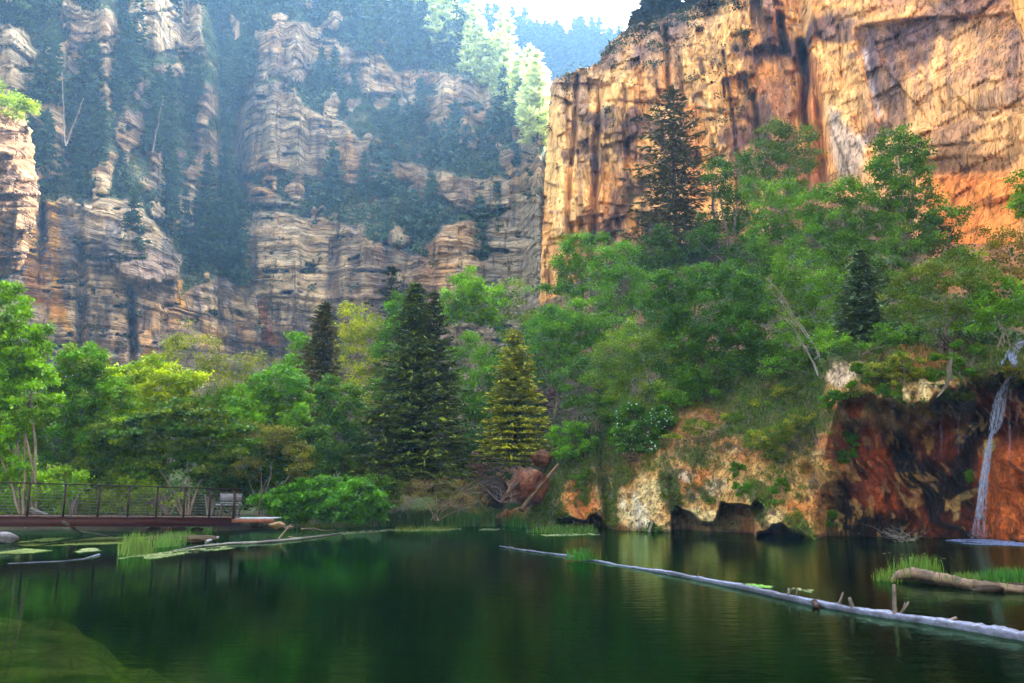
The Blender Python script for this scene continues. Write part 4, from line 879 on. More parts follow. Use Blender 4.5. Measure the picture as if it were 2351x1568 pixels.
# green tree on the near left buttress
B('maple_tree', [(0,215,40,30),(45,235,35,22),(75,255,22,14),(-40,230,50,30),(20,250,50,16)], 76, (10, 268), 'lime green tree on the rock ledge at the left edge', (.15, .26, .02), (.10, .20, .02), leaf=.14)

B('hanging_moss', [(2150,905,34,22),(2190,915,30,26),(2220,925,22,26),(2170,945,30,24),(2205,965,20,18)], bankY(2170, 930, .3), (2180, 900), 'dark mossy mass hanging from the alcove lip left of the falls', (.014, .03, .006), (.03, .055, .008), cat='moss', leaf=.05, clump=8, stems=2, trunk_r=.02, minleaf=40)
B('hanging_moss', [(2316,850,14,22),(2300,885,12,18),(2345,860,10,20)], bankY(2316, 860, .25), (2320, 850), 'bright moss cushions beside the upper cascade', (.09, .10, .008), (.05, .07, .01), cat='moss', leaf=.035, clump=6, stems=2, trunk_r=.02, minleaf=40)
# ---- grasses
def grass(name, pts, label, col, h=(.3, .6), width=.02, kind='stuff', cat='grass', lean=.35, col2=None):
    "pts: base points; blades as slim curved strips"
    pts = np.asarray(pts, float); n = len(pts)
    hh = h[0] * .6 + (h[1] - h[0] * .6) * RN.rand(n) ** 2.0; pts = pts + RN.normal(size=(n, 3)) * [.10, .16, 0]; az = RN.uniform(0, 6.283, n); ln = RN.uniform(.05, lean, n) * hh
    d = np.stack([np.cos(az), np.sin(az), 0 * az], 1); sd = np.stack([-d[:, 1], d[:, 0], 0 * az], 1) * width
    mid = pts + d * (ln * .35)[:, None]; mid[:, 2] += hh * .6
    tipp = pts + d * ln[:, None]; tipp[:, 2] += hh
    v = np.stack([pts - sd, pts + sd, mid + sd * .7, mid - sd * .7, tipp + sd * .1, tipp - sd * .1], 1).reshape(-1, 3)
    i = np.arange(n)[:, None] * 6
    f = np.concatenate([i + np.array([[0, 1, 2, 3]]), i + np.array([[3, 2, 4, 5]])])
    c = vary(np.array(col) * [1.05, 1.05, .8], n, .3)
    if col2 is not None: m = RN.rand(n) < .4; c[m] = vary(col2, m.sum(), .3)
    o = mesh_np(name, v, f, M_grass, np.repeat(c, 6, axis=0))
    return tag(o, label, cat, None, kind)
def scatter_water(poly, n, z=0.0):
    "random points on the water inside a picture polygon"
    us = [p[0] for p in poly]; vs = [p[1] for p in poly]; out = []
    while len(out) < n:
        u = RN.uniform(min(us), max(us), 4 * n); v = RN.uniform(min(vs), max(vs), 4 * n)
        m = polymask(u, v, poly, .1) > .5
        out += [W(a, b, z) for a, b in zip(u[m], v[m])]
    return np.array(out[:n])
grass('reeds', scatter_water([(870, 1209), (890, 1203), (1000, 1200), (1130, 1203), (1135, 1209)], 3800), 'tall green reeds along the shore under the brown brush', (.05, .16, .018), (.45, 1.0), .018, col2=(.13, .17, .04))
grass('reeds', scatter_water([(640, 1214), (700, 1206), (880, 1204), (880, 1209), (760, 1213)], 900), 'thin yellowish reeds in front of the leafy shrub', (.13, .16, .03), (.2, .5), .016)
grass('grass', scatter_water([(1150, 1208), (1200, 1203), (1240, 1208), (1200, 1212)], 700), 'green grass on the shore left of the bank', (.04, .15, .02), (.4, .9), .016)
grass('grass', scatter_water([(355, 1258), (372, 1240), (430, 1222), (470, 1212), (490, 1216), (480, 1226), (440, 1243), (400, 1256)], 3200), 'bright grass growing on the curved mud spit', (.08, .20, .02), (.15, .42), .012, col2=(.14,.22,.05))
grass('grass', scatter_water([(285, 1276), (290, 1262), (318, 1258), (340, 1262), (342, 1272), (320, 1278)], 700), 'upright tuft of grass standing in the shallow water', (.12, .21, .04), (.3, .62), .012)
grass('grass', scatter_water([(1210, 1222), (1250, 1217), (1360, 1219), (1366, 1225), (1300, 1227)], 1100), 'sparse grass strip in the water before the first cave', (.09, .17, .03), (.1, .4), .014, col2=(.05,.14,.02))
grass('grass', scatter_water([(890, 1216), (1000, 1212), (1060, 1213), (1020, 1219), (920, 1220)], 700), 'low yellow green sedge at the edge of the reeds', (.13, .18, .03), (.06, .22), .014)
# grass on the bank slope, on its own ground
def bank_grass():
    n = 26000
    wgt = BVeg.copy() * (1 - BIn) * sst(0, 30, BUp); wgt[-1] = 0
    area = wgt.ravel() / wgt.sum(); i = RN.choice(area.size, n, p=area)
    jit = RN.uniform(-1, 1, (n, 2))
    pts = P(BU.ravel()[i] + jit[:, 0], BV.ravel()[i], BY.ravel()[i]); pts[:, 2] -= .03
    grass('grass', pts, 'patchy green and dry grass covering the top of the bank', (.065, .14, .016), (.07, .24), .020, col2=(.20, .17, .08), lean=1.1)
bank_grass()

# ---- conifers on the far walls
def far_protos(n, H, Rad, col, tip, **kw):
    out = []
    for k in range(n):
        (v, f, c), tb = conifer_geo(H * RN.uniform(.85, 1.15), Rad * RN.uniform(.8, 1.2), col, tip, whorls=13, per=6, sprays=4, size=Rad * .26, droop=.35, irregular=.35, power=.75, bare=.06, flat=.5, **kw)
        out.append(((v, f, c), tb))
    return out
def place_far(protos, spots, name, label, group, cat='tree', mat=M_farneedle):
    meshes = []
    for k, (p, s) in enumerate(spots):
        j = k % len(protos)
        if k < len(protos):
            (v, f, c), tb = protos[j]
            e = empty(name, p, label, cat, group)
            t = tb.build('trunk', M_bark, e); cr = mesh_np('crown', v, f, mat, c, e); meshes.append((e, t, cr))
        else:
            src, t0, c0 = meshes[j]
            e = src.copy(); COL.objects.link(e); t = t0.copy(); COL.objects.link(t); t.parent = e; cr = c0.copy(); COL.objects.link(cr); cr.parent = e
            e.location = tuple(float(q) for q in p)
        e.scale = (s * RN.uniform(.85, 1.15),) * 2 + (s,); e.rotation_euler = (0, 0, RN.uniform(0, 6.28))
def pick(U, V, Y, weight, n, mind=9):
    w_ = weight.ravel() / weight.sum(); out = []; used = []
    idx = RN.choice(w_.size, n * 12, p=w_)
    for i in idx:
        u, v = U.ravel()[i], V.ravel()[i]
        if all((u - a) ** 2 + (v - b) ** 2 * .6 > mind ** 2 for a, b in used):
            used.append((u, v)); out.append(P(u, v, Y.ravel()[i]) - np.array([0, 0, .5]))
            if len(out) >= n: break
    return out
FIRC, FIRT = (.06, .12, .06), (.14, .23, .11)
protoA = far_protos(5, 14, 3.4, FIRC, FIRT)
protoS = far_protos(4, 17, 3.6, (.6, .7, .2), (.85, .9, .4))  # sunlight on the crest is painted into these pale needle colours
cw = (1 - CRk)
steep = cw * ((CVx > -60) & (CVx < 250) & (CUx > 470) & (CUx < 1200)) * (CVx < np.interp(CUx, [470, 555, 600, 640, 760, 900, 1040, 1150, 1250], [620, 260, 110, 40, 80, 150, 150, 190, 320]))
place_far(protoA, [(p, RN.uniform(.7, 1.25)) for p in pick(CUx, CVx, CYx, steep, 72, 15)], 'fir_tree', 'small hazy fir in the steep wood at the top of the canyon wall', 'hazy firs in the steep wood above the canyon wall')
crest = np.exp(-((CVx - np.interp(CUx, [940, 975, 1040, 1100, 1170, 1235, 1262], [10, 40, 105, 165, 230, 296, 335])) / 22) ** 2) * (CUx > 950) * (CUx < 1262)
place_far(protoS, [(p, RN.uniform(.7, 1.15)) for p in pick(CUx, CVx, CYx, crest, 42, 9)], 'fir_tree', 'pale sunlit fir on the crest above the gap in the canyon', 'sunlit firs on the canyon crest', mat=M_paintlit_needle)
ledge = cw * (CVx > 140) * (CVx < 760) * (CUx > 520)
place_far(protoA, [(p, RN.uniform(.5, 1.05)) for p in pick(CUx, CVx, CYx, ledge ** 3, 44, 17)], 'fir_tree', 'dark fir on a scrubby ledge of the hazy canyon wall', 'dark firs on the ledges of the canyon wall')
lw = (1 - LRk) * (LVx > -60) * (LVx < 700) * (LUx > -20)
protoL = far_protos(4, 11, 2.4, (.03, .07, .02), (.06, .11, .03))
place_far(protoL, [(p, RN.uniform(.6, 1.3)) for p in pick(LUx, LVx, LYx, lw, 52, 21)], 'fir_tree', 'dark fir on the steep wooded slope of the left canyon side', 'dark firs on the left canyon slope')
fw = np.ones_like(FU) * (FV > 30) * (FU > 930) * (FU < 1430)
protoF = far_protos(1, 15, 3.6, (.03, .06, .03), (.05, .09, .04))
pts = pick(FU, FV, FY, fw * np.exp(-((FV - np.interp(FU, [1000, 1100, 1200, 1300, 1400], [40, 80, 108, 130, 140])) / 60) ** 2), 240, 6)
vs, fs, cs, k = [], [], [], 0
(v, f, c), tb = protoF[0]
for p in pts:
    s = RN.uniform(.7, 1.2); vs.append(v * s + p); fs.append(f + k); cs.append(c); k += len(v)
o = mesh_np('distant_forest', np.concatenate(vs), np.concatenate(fs), M_farneedle, np.concatenate(cs)); tag(o, 'far off conifer forest on the blue ridge in the gap', 'forest', None, 'stuff')
# scrub clinging to the cliffs
def scrub(name, U, V, Y, wgt, n, size, col, label, m=14, rad=1.2):
    w_ = wgt.ravel() / wgt.sum(); i = RN.choice(w_.size, n, p=w_)
    cen = P(U.ravel()[i], V.ravel()[i], Y.ravel()[i]); r = RN.uniform(.5, 1.2, n) * rad
    L_ = (cen[:, None] + RN.normal(size=(n, m, 3)) * (r[:, None, None] * np.array([.6, .5, .45]))).reshape(-1, 3)
    cc = np.repeat(vary(col, n, .4), m, axis=0) * RN.uniform(.8, 1.2, (n * m, 1))
    v, f, c = leaf_mesh(L_, size, cc, nbias=.5, aspect=.55)
    o = mesh_np(name, v, f, M_leaf, c); tag(o, label, 'scrub', None, 'stuff')
scrub('cliff_scrub', CUx, CVx, CYx - .5, (1 - CRk) * (CVx > -80) * (CVx < 900) + .02, 1700, .42, (.11, .16, .07), 'low scrub covering the ledges of the hazy canyon wall', 14, 1.5)
scrub('cliff_scrub', LUx, LVx, LYx - .5, (1 - LRk) * (LVx > -80) * (LVx < 900) + .02, 1600, .27, (.11, .16, .06), 'low scrub on the steep slope of the left canyon side', 14, 1.1)
ow = (OV > -20) * (OV < 300) * sst(.2, .3, fbm(OU / 50, OV / 12, 0 * OU, 4, 888)) + 2.0 * (OV < np.interp(OU, [1262, 1400, 1500, 1640], [185, 120, 75, 30])) * (OU < 1700) * (OV > -30)
ow = ow * (OU < 1720)
scrub('cliff_scrub', OU, OV, OY - .1, ow, 420, .16, (.05, .075, .03), 'small bushes on the ledges of the orange cliff', 16, .6)
scrub('bank_scrub', BU, BV, BY - .06, np.maximum(BVeg, .06) * (1 - BIn) * (BV < BV[0][None] - 20), 2600, .045, (.11, .17, .008), 'low herbs and weeds creeping over the bank', 22, .22)
scrub('hill_scrub', HU, HV, HY - .2, np.ones_like(HU) * (HV > 520) * (HV < 1130), 1700, .13, (.035, .09, .015), 'low undergrowth covering the hillside below the trees', 26, .75)
# firs on the cliff top at upper centre
for (u, vt_, vb_, h_, lab) in [(1490, -20, 52, 22, 'dark pine on the edge of the orange cliff top'), (1520, -45, 46, 20, 'tall pine just behind the cliff top edge'), (1466, 20, 62, 14, 'small bushy pine at the left tip of the cliff top'), (1550, -30, 36, 22, 'thin pine standing right of the two dark ones'), (1590, -40, 20, 22, 'pine furthest right on the visible cliff top')]:
    conifer('pine_tree', u, vt_, vb_, 104, h_, lab, (.03, .055, .03), (.05, .085, .04), whorls=12, per=6, sprays=5, size=.6, irregular=.5, power=.4, bare=.1)
# dead trunks
def snag(u0, v0, u1, v1, Y, label, r=.16, n=26, bl=16):
    b = P(u0, v0, Y); t = P(u1, v1, Y)
    e = empty('dead_tree', b, label, 'tree'); tb = Tubes()
    line = wob(b * 0, t - b, 9, .012); tb.add(line, [r, r * .7, .03], 7, (.26, .21, .17), .1)
    for k in range(n):
        a = RN.uniform(.12, .97); p = np.array([np.interp(a, np.linspace(0, 1, 9), line[:, q]) for q in range(3)])
        az = RN.uniform(0, 6.28); ln = bl * px(Y) * RN.uniform(.5, 1.3) * (1 - a * .6)
        bb = Tubes(); bb.add(wob(p, p + np.array([math.cos(az), math.sin(az) * .6, RN.uniform(-.5, .2)]) * ln, 4, .08, .08), [r * .2, .01], 4, (.20, .16, .13)); bb.build('branch', M_bark, e)
    tb.build('trunk', M_bark, e)
snag(1652, 590, 1626, 360, 76, 'bare grey dead conifer standing right of the tall fir', .22, 40, 22)
snag(150, 335, 192, 225, 96, 'leaning pale dead trunk on the left canyon slope', .09, 26, 18)
snag(150, 330, 142, 165, 97, 'thin upright dead trunk left of the leaning one', .06, 12, 8)
snag(350, 350, 375, 220, 112, 'thin grey dead trunk in the middle of the left slope', .10, 10, 10)
snag(985, 330, 1000, 235, 175, 'pale dead trunk on a ledge of the canyon wall', .25, 8, 8)
# ================================================================ BUILT AND LOOSE THINGS
def bankY(u, v, off=.1):
    j = int(np.argmin(np.abs(BU[0] - u))); i = int(np.argmin(np.abs(BV[:, j] - v))); return float(BY[i, j]) - off
def boxes(name, lst, mat, parent, col):
    "lst of (centre, x-axis half, y-axis half, z-axis half) as vectors"
    V_, F_ = [], []
    for c, a, b, d in lst:
        c, a, b, d = map(lambda q: np.array(q, float), (c, a, b, d)); k = len(V_) * 8
        V_.append(np.array([c + sx * a + sy * b + sz * d for sz in (-1, 1) for sx, sy in ((-1, -1), (1, -1), (1, 1), (-1, 1))]))
        F_ += [[k, k+3, k+2, k+1], [k+4, k+5, k+6, k+7], [k, k+1, k+5, k+4], [k+1, k+2, k+6, k+5], [k+2, k+3, k+7, k+6], [k+3, k, k+4, k+7]]
    v = np.concatenate(V_); return mesh_np(name, v, F_, mat, np.tile(col, (len(v), 1)), parent)
RUST = lin(62, 28, 22); RUSTD = lin(50, 34, 28)
def bridge():
    A = P(553, 1190, 34.0); Bp = P(-110, 1187, 27.5)
    ax = Bp - A; Ln = np.linalg.norm(ax); ax /= Ln; back = np.array([-ax[1], ax[0], 0]); back = back if back[1] > 0 else -back; up = np.array([0, 0, 1.0])
    e = empty('footbridge', A, 'rust red steel footbridge with cable railing across the left end of the lake', 'bridge')
    o = np.zeros(3)
    mid = ax * Ln / 2
    boxes('side_beam', [(mid + up * -.15, ax * Ln / 2, back * .035, up * .15), (mid + up * .004, ax * Ln / 2, back * .08, up * .012), (mid + up * -.30, ax * Ln / 2, back * .08, up * .012)], M_rust, e, RUST)
    boxes('side_beam', [(mid + up * -.15 + back * 1.6, ax * Ln / 2, back * .035, up * .15)], M_rust, e, RUST)
    nb = int(Ln / .16)
    boxes('deck', [(ax * (k + .5) * Ln / nb + back * .82 + up * (.035 + .004 * RN.rand()), ax * (Ln / nb * .46), back * .76, up * .02) for k in range(nb)], M_wood, e, lin(120, 104, 92))
    us = [549, 494, 436, 374, 310, 243, 165, 84, 0, -80]
    H_ = 1.09
    for side in (0,):
        for u in us:
            t = (553 - u) / (553 + 110) ; d = t * Ln * (27.5 / 34) ** 0 * .995
            # correct for perspective spacing
            uu = (u - CU) / FPX; den = (ax[0] - uu * ax[1]); d = (uu * A[1] - A[0]) / den * 1.0
            w_ = .032 if u != 549 else .05
            boxes('post', [(ax * d + up * (H_ / 2 + .02) + back * side, ax * w_, back * .02, up * H_ / 2)], M_rust, e, RUSTD)
        boxes('top_rail', [(mid + up * (H_ + .03) + back * side, ax * Ln / 2, back * .045, up * .022)], M_rust, e, RUSTD)
        boxes('bottom_rail', [(mid + up * .09 + back * side, ax * Ln / 2, back * .018, up * .018)], M_rust, e, RUSTD)
        tb = Tubes()
        for k in range(9):
            z = .19 + k * .1; tb.add([back * side + up * z, mid + back * side + up * (z - .006), ax * Ln + back * side + up * z], .006, 4, lin(120, 112, 104))
        tb.build('railing_cables', M_wood, e)
    # bench at the right end of the deck, back turned to the lake
    c = P(523, 1184, 35.3); be = empty('bench', c, 'grey bench behind the railing at the right end of the footbridge', 'bench')
    hw = 25 * px(35.3)
    boxes('backrest', [(back * -.22 + up * .74, ax * hw, back * .025, up * .14)], M_wood, be, lin(120, 120, 130))
    boxes('seat', [(up * .44, ax * hw, back * .2, up * .025), (up * .52 + back * -.24, ax * hw, back * .02, up * .02)], M_wood, be, lin(150, 150, 158))
    for s in (-1, 1):
        boxes('leg', [(ax * s * hw * .85 + up * .22 + back * .12, ax * .03, back * .03, up * .22)], M_wood, be, lin(80, 76, 76)); boxes('leg', [(ax * s * hw * .85 + up * .44 - back * .2, ax * .03, back * .03, up * .44)], M_wood, be, lin(80, 76, 76))
    # landing
    q = P(590, 1189, 34.6); la = empty('boardwalk', q, 'short grey plank landing with rusty edge at the right end of the bridge', 'boardwalk')
    xx = np.array([1, .05, 0]); yy = np.array([-.05, 1, 0])
    boxes('planks', [(xx * (k - 6) * .125 + up * (-.01 + .004 * RN.rand()), xx * .056, yy * .8, up * .02) for k in range(13)], M_wood, la, lin(150, 156, 160))
    boxes('edge_beam', [(up * -.09 - yy * .82, xx * .85, yy * .03, up * .07)], M_rust, la, lin(130, 80, 60))
bridge()

def _shear(G): return G
def rock(name, u, v, ru, rv, Y, label, col, cat='rock', sub=False, seed=1, rough=.25, group=None, mat=None, depth=1.0, col2=None):
    nu, nv = 36, 22
    th = np.linspace(0, 2 * math.pi, nu + 1)[:-1]; ph = np.linspace(.02, math.pi - .02, nv)
    T, Q = np.meshgrid(th, ph); d = np.stack([np.sin(Q) * np.cos(T), np.sin(Q) * np.sin(T), np.cos(Q)], -1)
    nr_ = np.random.RandomState(seed * 7 + 1); pl = nr_.normal(size=(16, 3)); pl /= np.linalg.norm(pl, axis=1)[:, None]; hh_ = nr_.uniform(.72, .98, 16)
    f = np.minimum(1.12, np.min(hh_ / np.maximum(d @ pl.T, .25), axis=-1)) + .35 * rough * fbm(d[..., 0] * 1.6 + seed * 9, d[..., 1] * 1.6, d[..., 2] * 1.6, 5, seed) + 0 * (_h(np.floor(d[..., 0] * 2 + seed), np.floor(d[..., 1] * 2), np.floor(d[..., 2] * 2), seed) - .5)
    s = px(Y); G = d * f[..., None] * np.array([ru * s, (ru + rv) * .5 * s * depth, rv * s])
    i = np.arange(nu * nv).reshape(nv, nu); j = np.roll(i, -1, 1)
    F_ = np.stack([i[:-1], i[1:], j[1:], j[:-1]], -1).reshape(-1, 4)
    col = tuple(np.array(col) * .6); col2 = col2 and tuple(np.array(col2) * .6)
    c = np.tile(np.array(col, float), (nu * nv, 1)) * (1 + .3 * fbm(G[..., 0] * 4, G[..., 1] * 4, G[..., 2] * 4, 4, seed + 3)).reshape(-1, 1)
    if col2 is not None: m = sst(0, .3, fbm(G[..., 0] * 2, G[..., 1] * 2, G[..., 2] * 2, 3, seed + 5)).reshape(-1, 1); c = c * (1 - m) + np.array(col2) * m
    c0 = P(u, v, Y)
    o = mesh_np(name, G.reshape(-1, 3) + c0, F_, mat or M_stone, c, None, False, c0); return tag(o, label, cat, group)
rock('rock', 5, 1236, 34, 13, YW(5, 1246), 'smooth pale grey rock at the left edge of the water', lin(176, 168, 172), seed=3)
rock('rock', 636, 1206, 18, 9, 35.8, 'squarish tan rock beside the end of the landing', lin(206, 168, 118), seed=4, rough=.35)
rock('rock', 662, 1211, 11, 4, 36.5, 'small flat stone on the spit beside the tan rock', lin(176, 150, 120), seed=5)
rock('rock', 405, 1214, 22, 7, 34, 'flat tan slab under the middle of the bridge', lin(150, 110, 70), seed=6, rough=.4)
rock('rock', 350, 1213, 16, 7, 33.4, 'grey stone under the bridge left of the flat slab', lin(130, 116, 92), seed=7)
rock('rock', 452, 1216, 14, 6, 34.2, 'brown stone under the bridge right of the flat slab', lin(120, 84, 56), seed=8)
rock('rock', 590, 1203, 20, 8, 35.3, 'brown rock beneath the plank landing', lin(122, 98, 72), seed=18)
rock('boulder', 1212, 1118, 44, 48, 41.5, 'big reddish brown boulder leaning between two fallen logs', lin(150, 92, 54), seed=9, rough=.6, mat=M_bank, col2=lin(140, 70, 36))
rock('boulder', 1246, 1050, 26, 20, 43.5, 'dark orange boulder on top of the reddish one', lin(140, 84, 44), seed=10, mat=M_bank)
rock('boulder', 1130, 1128, 42, 36, 44, 'dark shaded earth hump left of the reddish boulder', lin(66, 50, 36), seed=11, mat=M_bank)
for k in range(34):
    u = 1045 + RN.uniform(0, 85); v = 1105 - (u - 1045) * 1.15 * RN.uniform(.2, 1.05) + RN.uniform(-20, 16)
    rock('stone', u, v, RN.uniform(4, 10), RN.uniform(3, 7), 47 - (v - 1050) * .03, 'angular reddish stone in the rubble chute beside the yellow spruce', lin(*[(150, 116, 96), (172, 140, 118), (128, 92, 74)][k % 3]), group='stones in the rubble chute', seed=30 + k, rough=.5)
for k in range(26):
    u = RN.uniform(1236, 1300); v = RN.uniform(880, 985)
    rock('stone', u, v, RN.uniform(5, 11), RN.uniform(4, 8), 51.5, 'purplish grey stone in the talus patch right of the yellow spruce', lin(120, 98, 98), group='stones in the talus patch', seed=80 + k, rough=.5)

def timber(name, pts, rad, label, col, cat='log', k=9, twigs=(), group=None, rough=.12, n=None, tcol=None):
    "pts world points; twigs: (start, end, radius)"
    pts = np.array(pts, float); o0 = pts[0].copy(); col = tuple(np.array(col) * (1.0 if col is LOGC else .42)); tcol = tcol and tuple(np.array(tcol) * .42)
    if n:
        t = np.linspace(0, 1, len(pts)); tt = np.linspace(0, 1, n); rr = np.interp(tt, np.linspace(0, 1, len(rad)), rad) if np.ndim(rad) else rad
        pts = np.stack([np.interp(tt, t, pts[:, q]) for q in range(3)], 1) + RN.uniform(-1, 1, (n, 3)) * np.max(rr) * .09; rad = rr * (1 + .28 * fbm(tt * 40, 0 * tt, 0 * tt, 3, 700)) if n > 90 else rr; pts[:, 2] += .02 * fbm(tt * 25, 0 * tt, 0 * tt, 2, 701) if n > 90 else 0
    if not len(twigs):
        tb = Tubes(); tb.add(pts - o0, rad, k, col, rough); o = tb.build(name, M_wood, None); o.location = tuple(o0); return tag(o, label, cat, group)
    e = empty(name, o0, label, cat, group); tb = Tubes(); tb.add(pts - o0, rad, k, col, rough); tb.build('trunk', M_wood, e)
    for a, b, r in twigs:
        tq = Tubes(); tq.add(wob(np.array(a) - o0, np.array(b) - o0, 4, .04), [r, r * .7], 6, tcol or col, .1); tq.build('branch_stub', M_wood, e)
    return e
LOGC = lin(108, 112, 134)  # bluish tint is sky reflection painted into the grey wood
lp = [W(u, v) for u, v in [(1146, 1256), (1210, 1266), (1300, 1277), (1440, 1302), (1545, 1320), (1700, 1351), (1850, 1386), (1980, 1409), (2100, 1427), (2230, 1448), (2351, 1470), (2600, 1520), (2950, 1590)]]
lp = [p + np.array([0, 0, .02]) for p in lp]
def on(u, v, z=.05): return W(u, v) + np.array([0, 0, z])
def upto(u0, v0, u1, v1, z=.05):
    v0 = np.interp(u0, [1146, 1210, 1300, 1440, 1545, 1700, 1850, 1980, 2100, 2230, 2351, 2600], [1256, 1266, 1277, 1302, 1320, 1351, 1386, 1409, 1427, 1448, 1470, 1520])
    b = on(u0, v0, z); t = P(u1, v1, b[1]); return (b, t)
stubs = [upto(2056, 1402, 2052, 1341) + (.037,), upto(2066, 1402, 2086, 1381) + (.02,), upto(2068, 1402, 2078, 1383) + (.014,), upto(1926, 1380, 1936, 1360) + (.022,), upto(1812, 1366, 1811, 1350) + (.03,), upto(1830, 1370, 1832, 1353) + (.026,), upto(1770, 1360, 1778, 1347) + (.018,), upto(1602, 1334, 1603, 1317) + (.02,), upto(1958, 1398, 1950, 1372) + (.035,), upto(2170, 1430, 2196, 1418) + (.03,), upto(1660, 1345, 1666, 1333) + (.02,), upto(1180, 1262, 1168, 1254) + (.016,), upto(2290, 1452, 2280, 1444) + (.03,)]
timber('fallen_log', lp, [.008, .016, .026, .034, .040, .046, .054, .062, .070, .076, .082, .09, .095], 'long bleached bluish white log floating across the right half of the lake', LOGC, k=16, twigs=stubs, rough=.26, n=150, tcol=lin(150, 134, 122))
timber('knot', [on(1870, 1392, .06), on(1878, 1397, .02)], [.05, .03], 'reddish brown knot of wood on the near side of the long white log', lin(96, 50, 40), cat='wood', n=4)
grass('grass', np.array([on(1335, 1288, .04) + RN.normal(size=3) * [.12, .09, 0] for _ in range(260)]), 'small green grass tuft sprouting on the long white log', (.04, .17, .02), (.12, .34), .012, lean=.8)
ip = [W(u, v) + [0, 0, z] for u, v, z in [(2046, 1336, .02), (2062, 1334, .10), (2100, 1336, .14), (2160, 1344, .12), (2220, 1352, .08), (2300, 1358, .05), (2420, 1366, .02)]]
timber('drift_log', ip, [.03, .10, .13, .12, .11, .09, .08], 'thick weathered brown log lying half sunk in the water at right', lin(150, 122, 96), k=16, rough=.3, n=60)
rock('mud_island', 2290, 1349, 78, 12, YW(2290, 1354), 'dark muddy hump behind the thick weathered log', lin(64, 50, 38), cat='mud', seed=14, mat=M_soil)
def tuft(u, v, su, sv, n, label, col, h, **kw):
    pts = np.array([W(u + a, v + b) for a, b in zip(RN.normal(size=n) * su, RN.normal(size=n) * sv)]); pts[:, 2] = kw.pop('z', .0)
    return grass('grass', pts, label, col, h, .010, **kw)
tuft(2112, 1328, 22, 3, 620, 'tall grass behind the thick weathered log', (.10, .20, .03), (.15, .42), z=.1)
tuft(2046, 1330, 12, 3, 300, 'grass at the left tip of the thick weathered log', (.11, .19, .03), (.1, .26))
tuft(2318, 1345, 26, 4, 900, 'short green plants on the muddy hump at right', (.035, .14, .02), (.08, .24), z=.12)
tuft(2215, 1345, 24, 3, 240, 'scattered weeds on the right part of the thick log', (.08, .15, .03), (.05, .16), z=.14)

# left side driftwood
timber('fallen_branch', [P(70, 1170, 30.5), P(110, 1184, 30), P(160, 1205, 29.5), W(188, 1226)], [.07, .06, .05, .03], 'grey fallen trunk slanting from the bank into the water at left', lin(140, 130, 122), n=14)
timber('stick', [W(180, 1226) + [0, 0, .12], W(222, 1229) + [0, 0, .06], W(272, 1236)], [.03, .02, .01], 'thin grey stick floating beyond the slanting trunk', lin(140, 130, 118), n=8)
timber('stick', [W(352, 1236) + [0, 0, .02], P(382, 1214, 33), P(408, 1206, 33.4)], [.03, .02, .01], 'pale branch leaning on the stones under the bridge', lin(150, 122, 92), n=8)
timber('drift_log', [W(u, v) + [0, 0, .02] for u, v in [(396, 1266), (450, 1257), (520, 1250), (600, 1247), (680, 1240), (740, 1232), (800, 1223)]], [.012, .03, .04, .05, .05, .04, .015], 'pale crusted log edging the mud spit', lin(160, 160, 150), n=40, rough=.3,
   twigs=[(W(640, 1240) + [0, 0, .05], P(668, 1204, YW(640, 1240)), .035), (W(662, 1232), W(700, 1240) + [0, 0, .1], .03), (W(690, 1226) + [0, 0, .2], W(770, 1222) + [0, 0, .1], .03), (W(668, 1212) + [0, 0, .1], W(720, 1222) + [0, 0, .1], .03)], tcol=lin(196, 170, 132))
timber('drift_log', [W(u, v) + [0, 0, .0] for u, v in [(18, 1294), (80, 1291), (140, 1289), (190, 1284), (226, 1275)]], [.01, .015, .02, .03, .05], 'thin white log with a bluish end floating at left', lin(160, 164, 200), n=24, rough=.35)
timber('drift_log', [W(473, 1247) + [0, 0, .04], W(500, 1240) + [0, 0, .10]], [.05, .04], 'short pale stub at the end of the mud spit', lin(190, 186, 196), n=5)
rock('mud_spit', 420, 1238, 74, 9, YW(420, 1244), 'low mud spit under the bright grass', lin(84, 70, 44), cat='mud', seed=15, mat=M_soil, depth=2)
timber('branch', [P(592, 1190, 36), P(596, 1160, 36), P(604, 1120, 36), P(622, 1090, 36)], [.045, .035, .02], 'crooked bare sapling right of the bench', lin(110, 92, 70), n=9)

# dead wood around the boulder and on the bank
timber('fallen_log', [P(1196, 1172, 40.2), P(1228, 1130, 40.8), P(1282, 1066, 42)], [.13, .11, .07], 'thick tan log leaning on the right side of the reddish boulder', lin(150, 116, 82), n=16)
timber('fallen_log', [P(1150, 1156, 40.2), P(1172, 1124, 40.4), P(1205, 1098, 40.8)], [.13, .11, .07], 'shorter tan log leaning on the left side of the reddish boulder', lin(150, 112, 78), n=12)
def brushwood(u, v, Y, r, n, label, col, thick=.02, flat=.35, name='dead_branches', lean=(0, 0)):
    c = P(u, v, Y); s = px(Y); tb = Tubes(); col = tuple(np.array(col) * .42)
    for _ in range(n):
        a = RN.uniform(0, 6.28); L_ = r * s * RN.uniform(.4, 1.2)
        st = RN.normal(size=3) * r * s * .18; en = st + np.array([math.cos(a) + lean[0], math.sin(a) * .6, RN.uniform(0, 1) * flat + lean[1]]) * L_
        ln = wob(st, en, 5, .09); tb.add(ln, [thick, thick * .25], 5, col, .1)
        for q in range(3):
            p = ln[RN.randint(1, 5)]; tb.add(wob(p, p + (en - st) * .3 + RN.normal(size=3) * L_ * .22, 3, .1), [thick * .4, thick * .12], 4, col)
    o = tb.build(name, M_wood, None); o.location = tuple(c); return tag(o, label, 'driftwood')
brushwood(1160, 1150, 40.0, 44, 14, 'pale tangle of dead roots at the foot of the two tan logs', lin(170, 140, 124), .03, .5, lean=(-.4, .1))
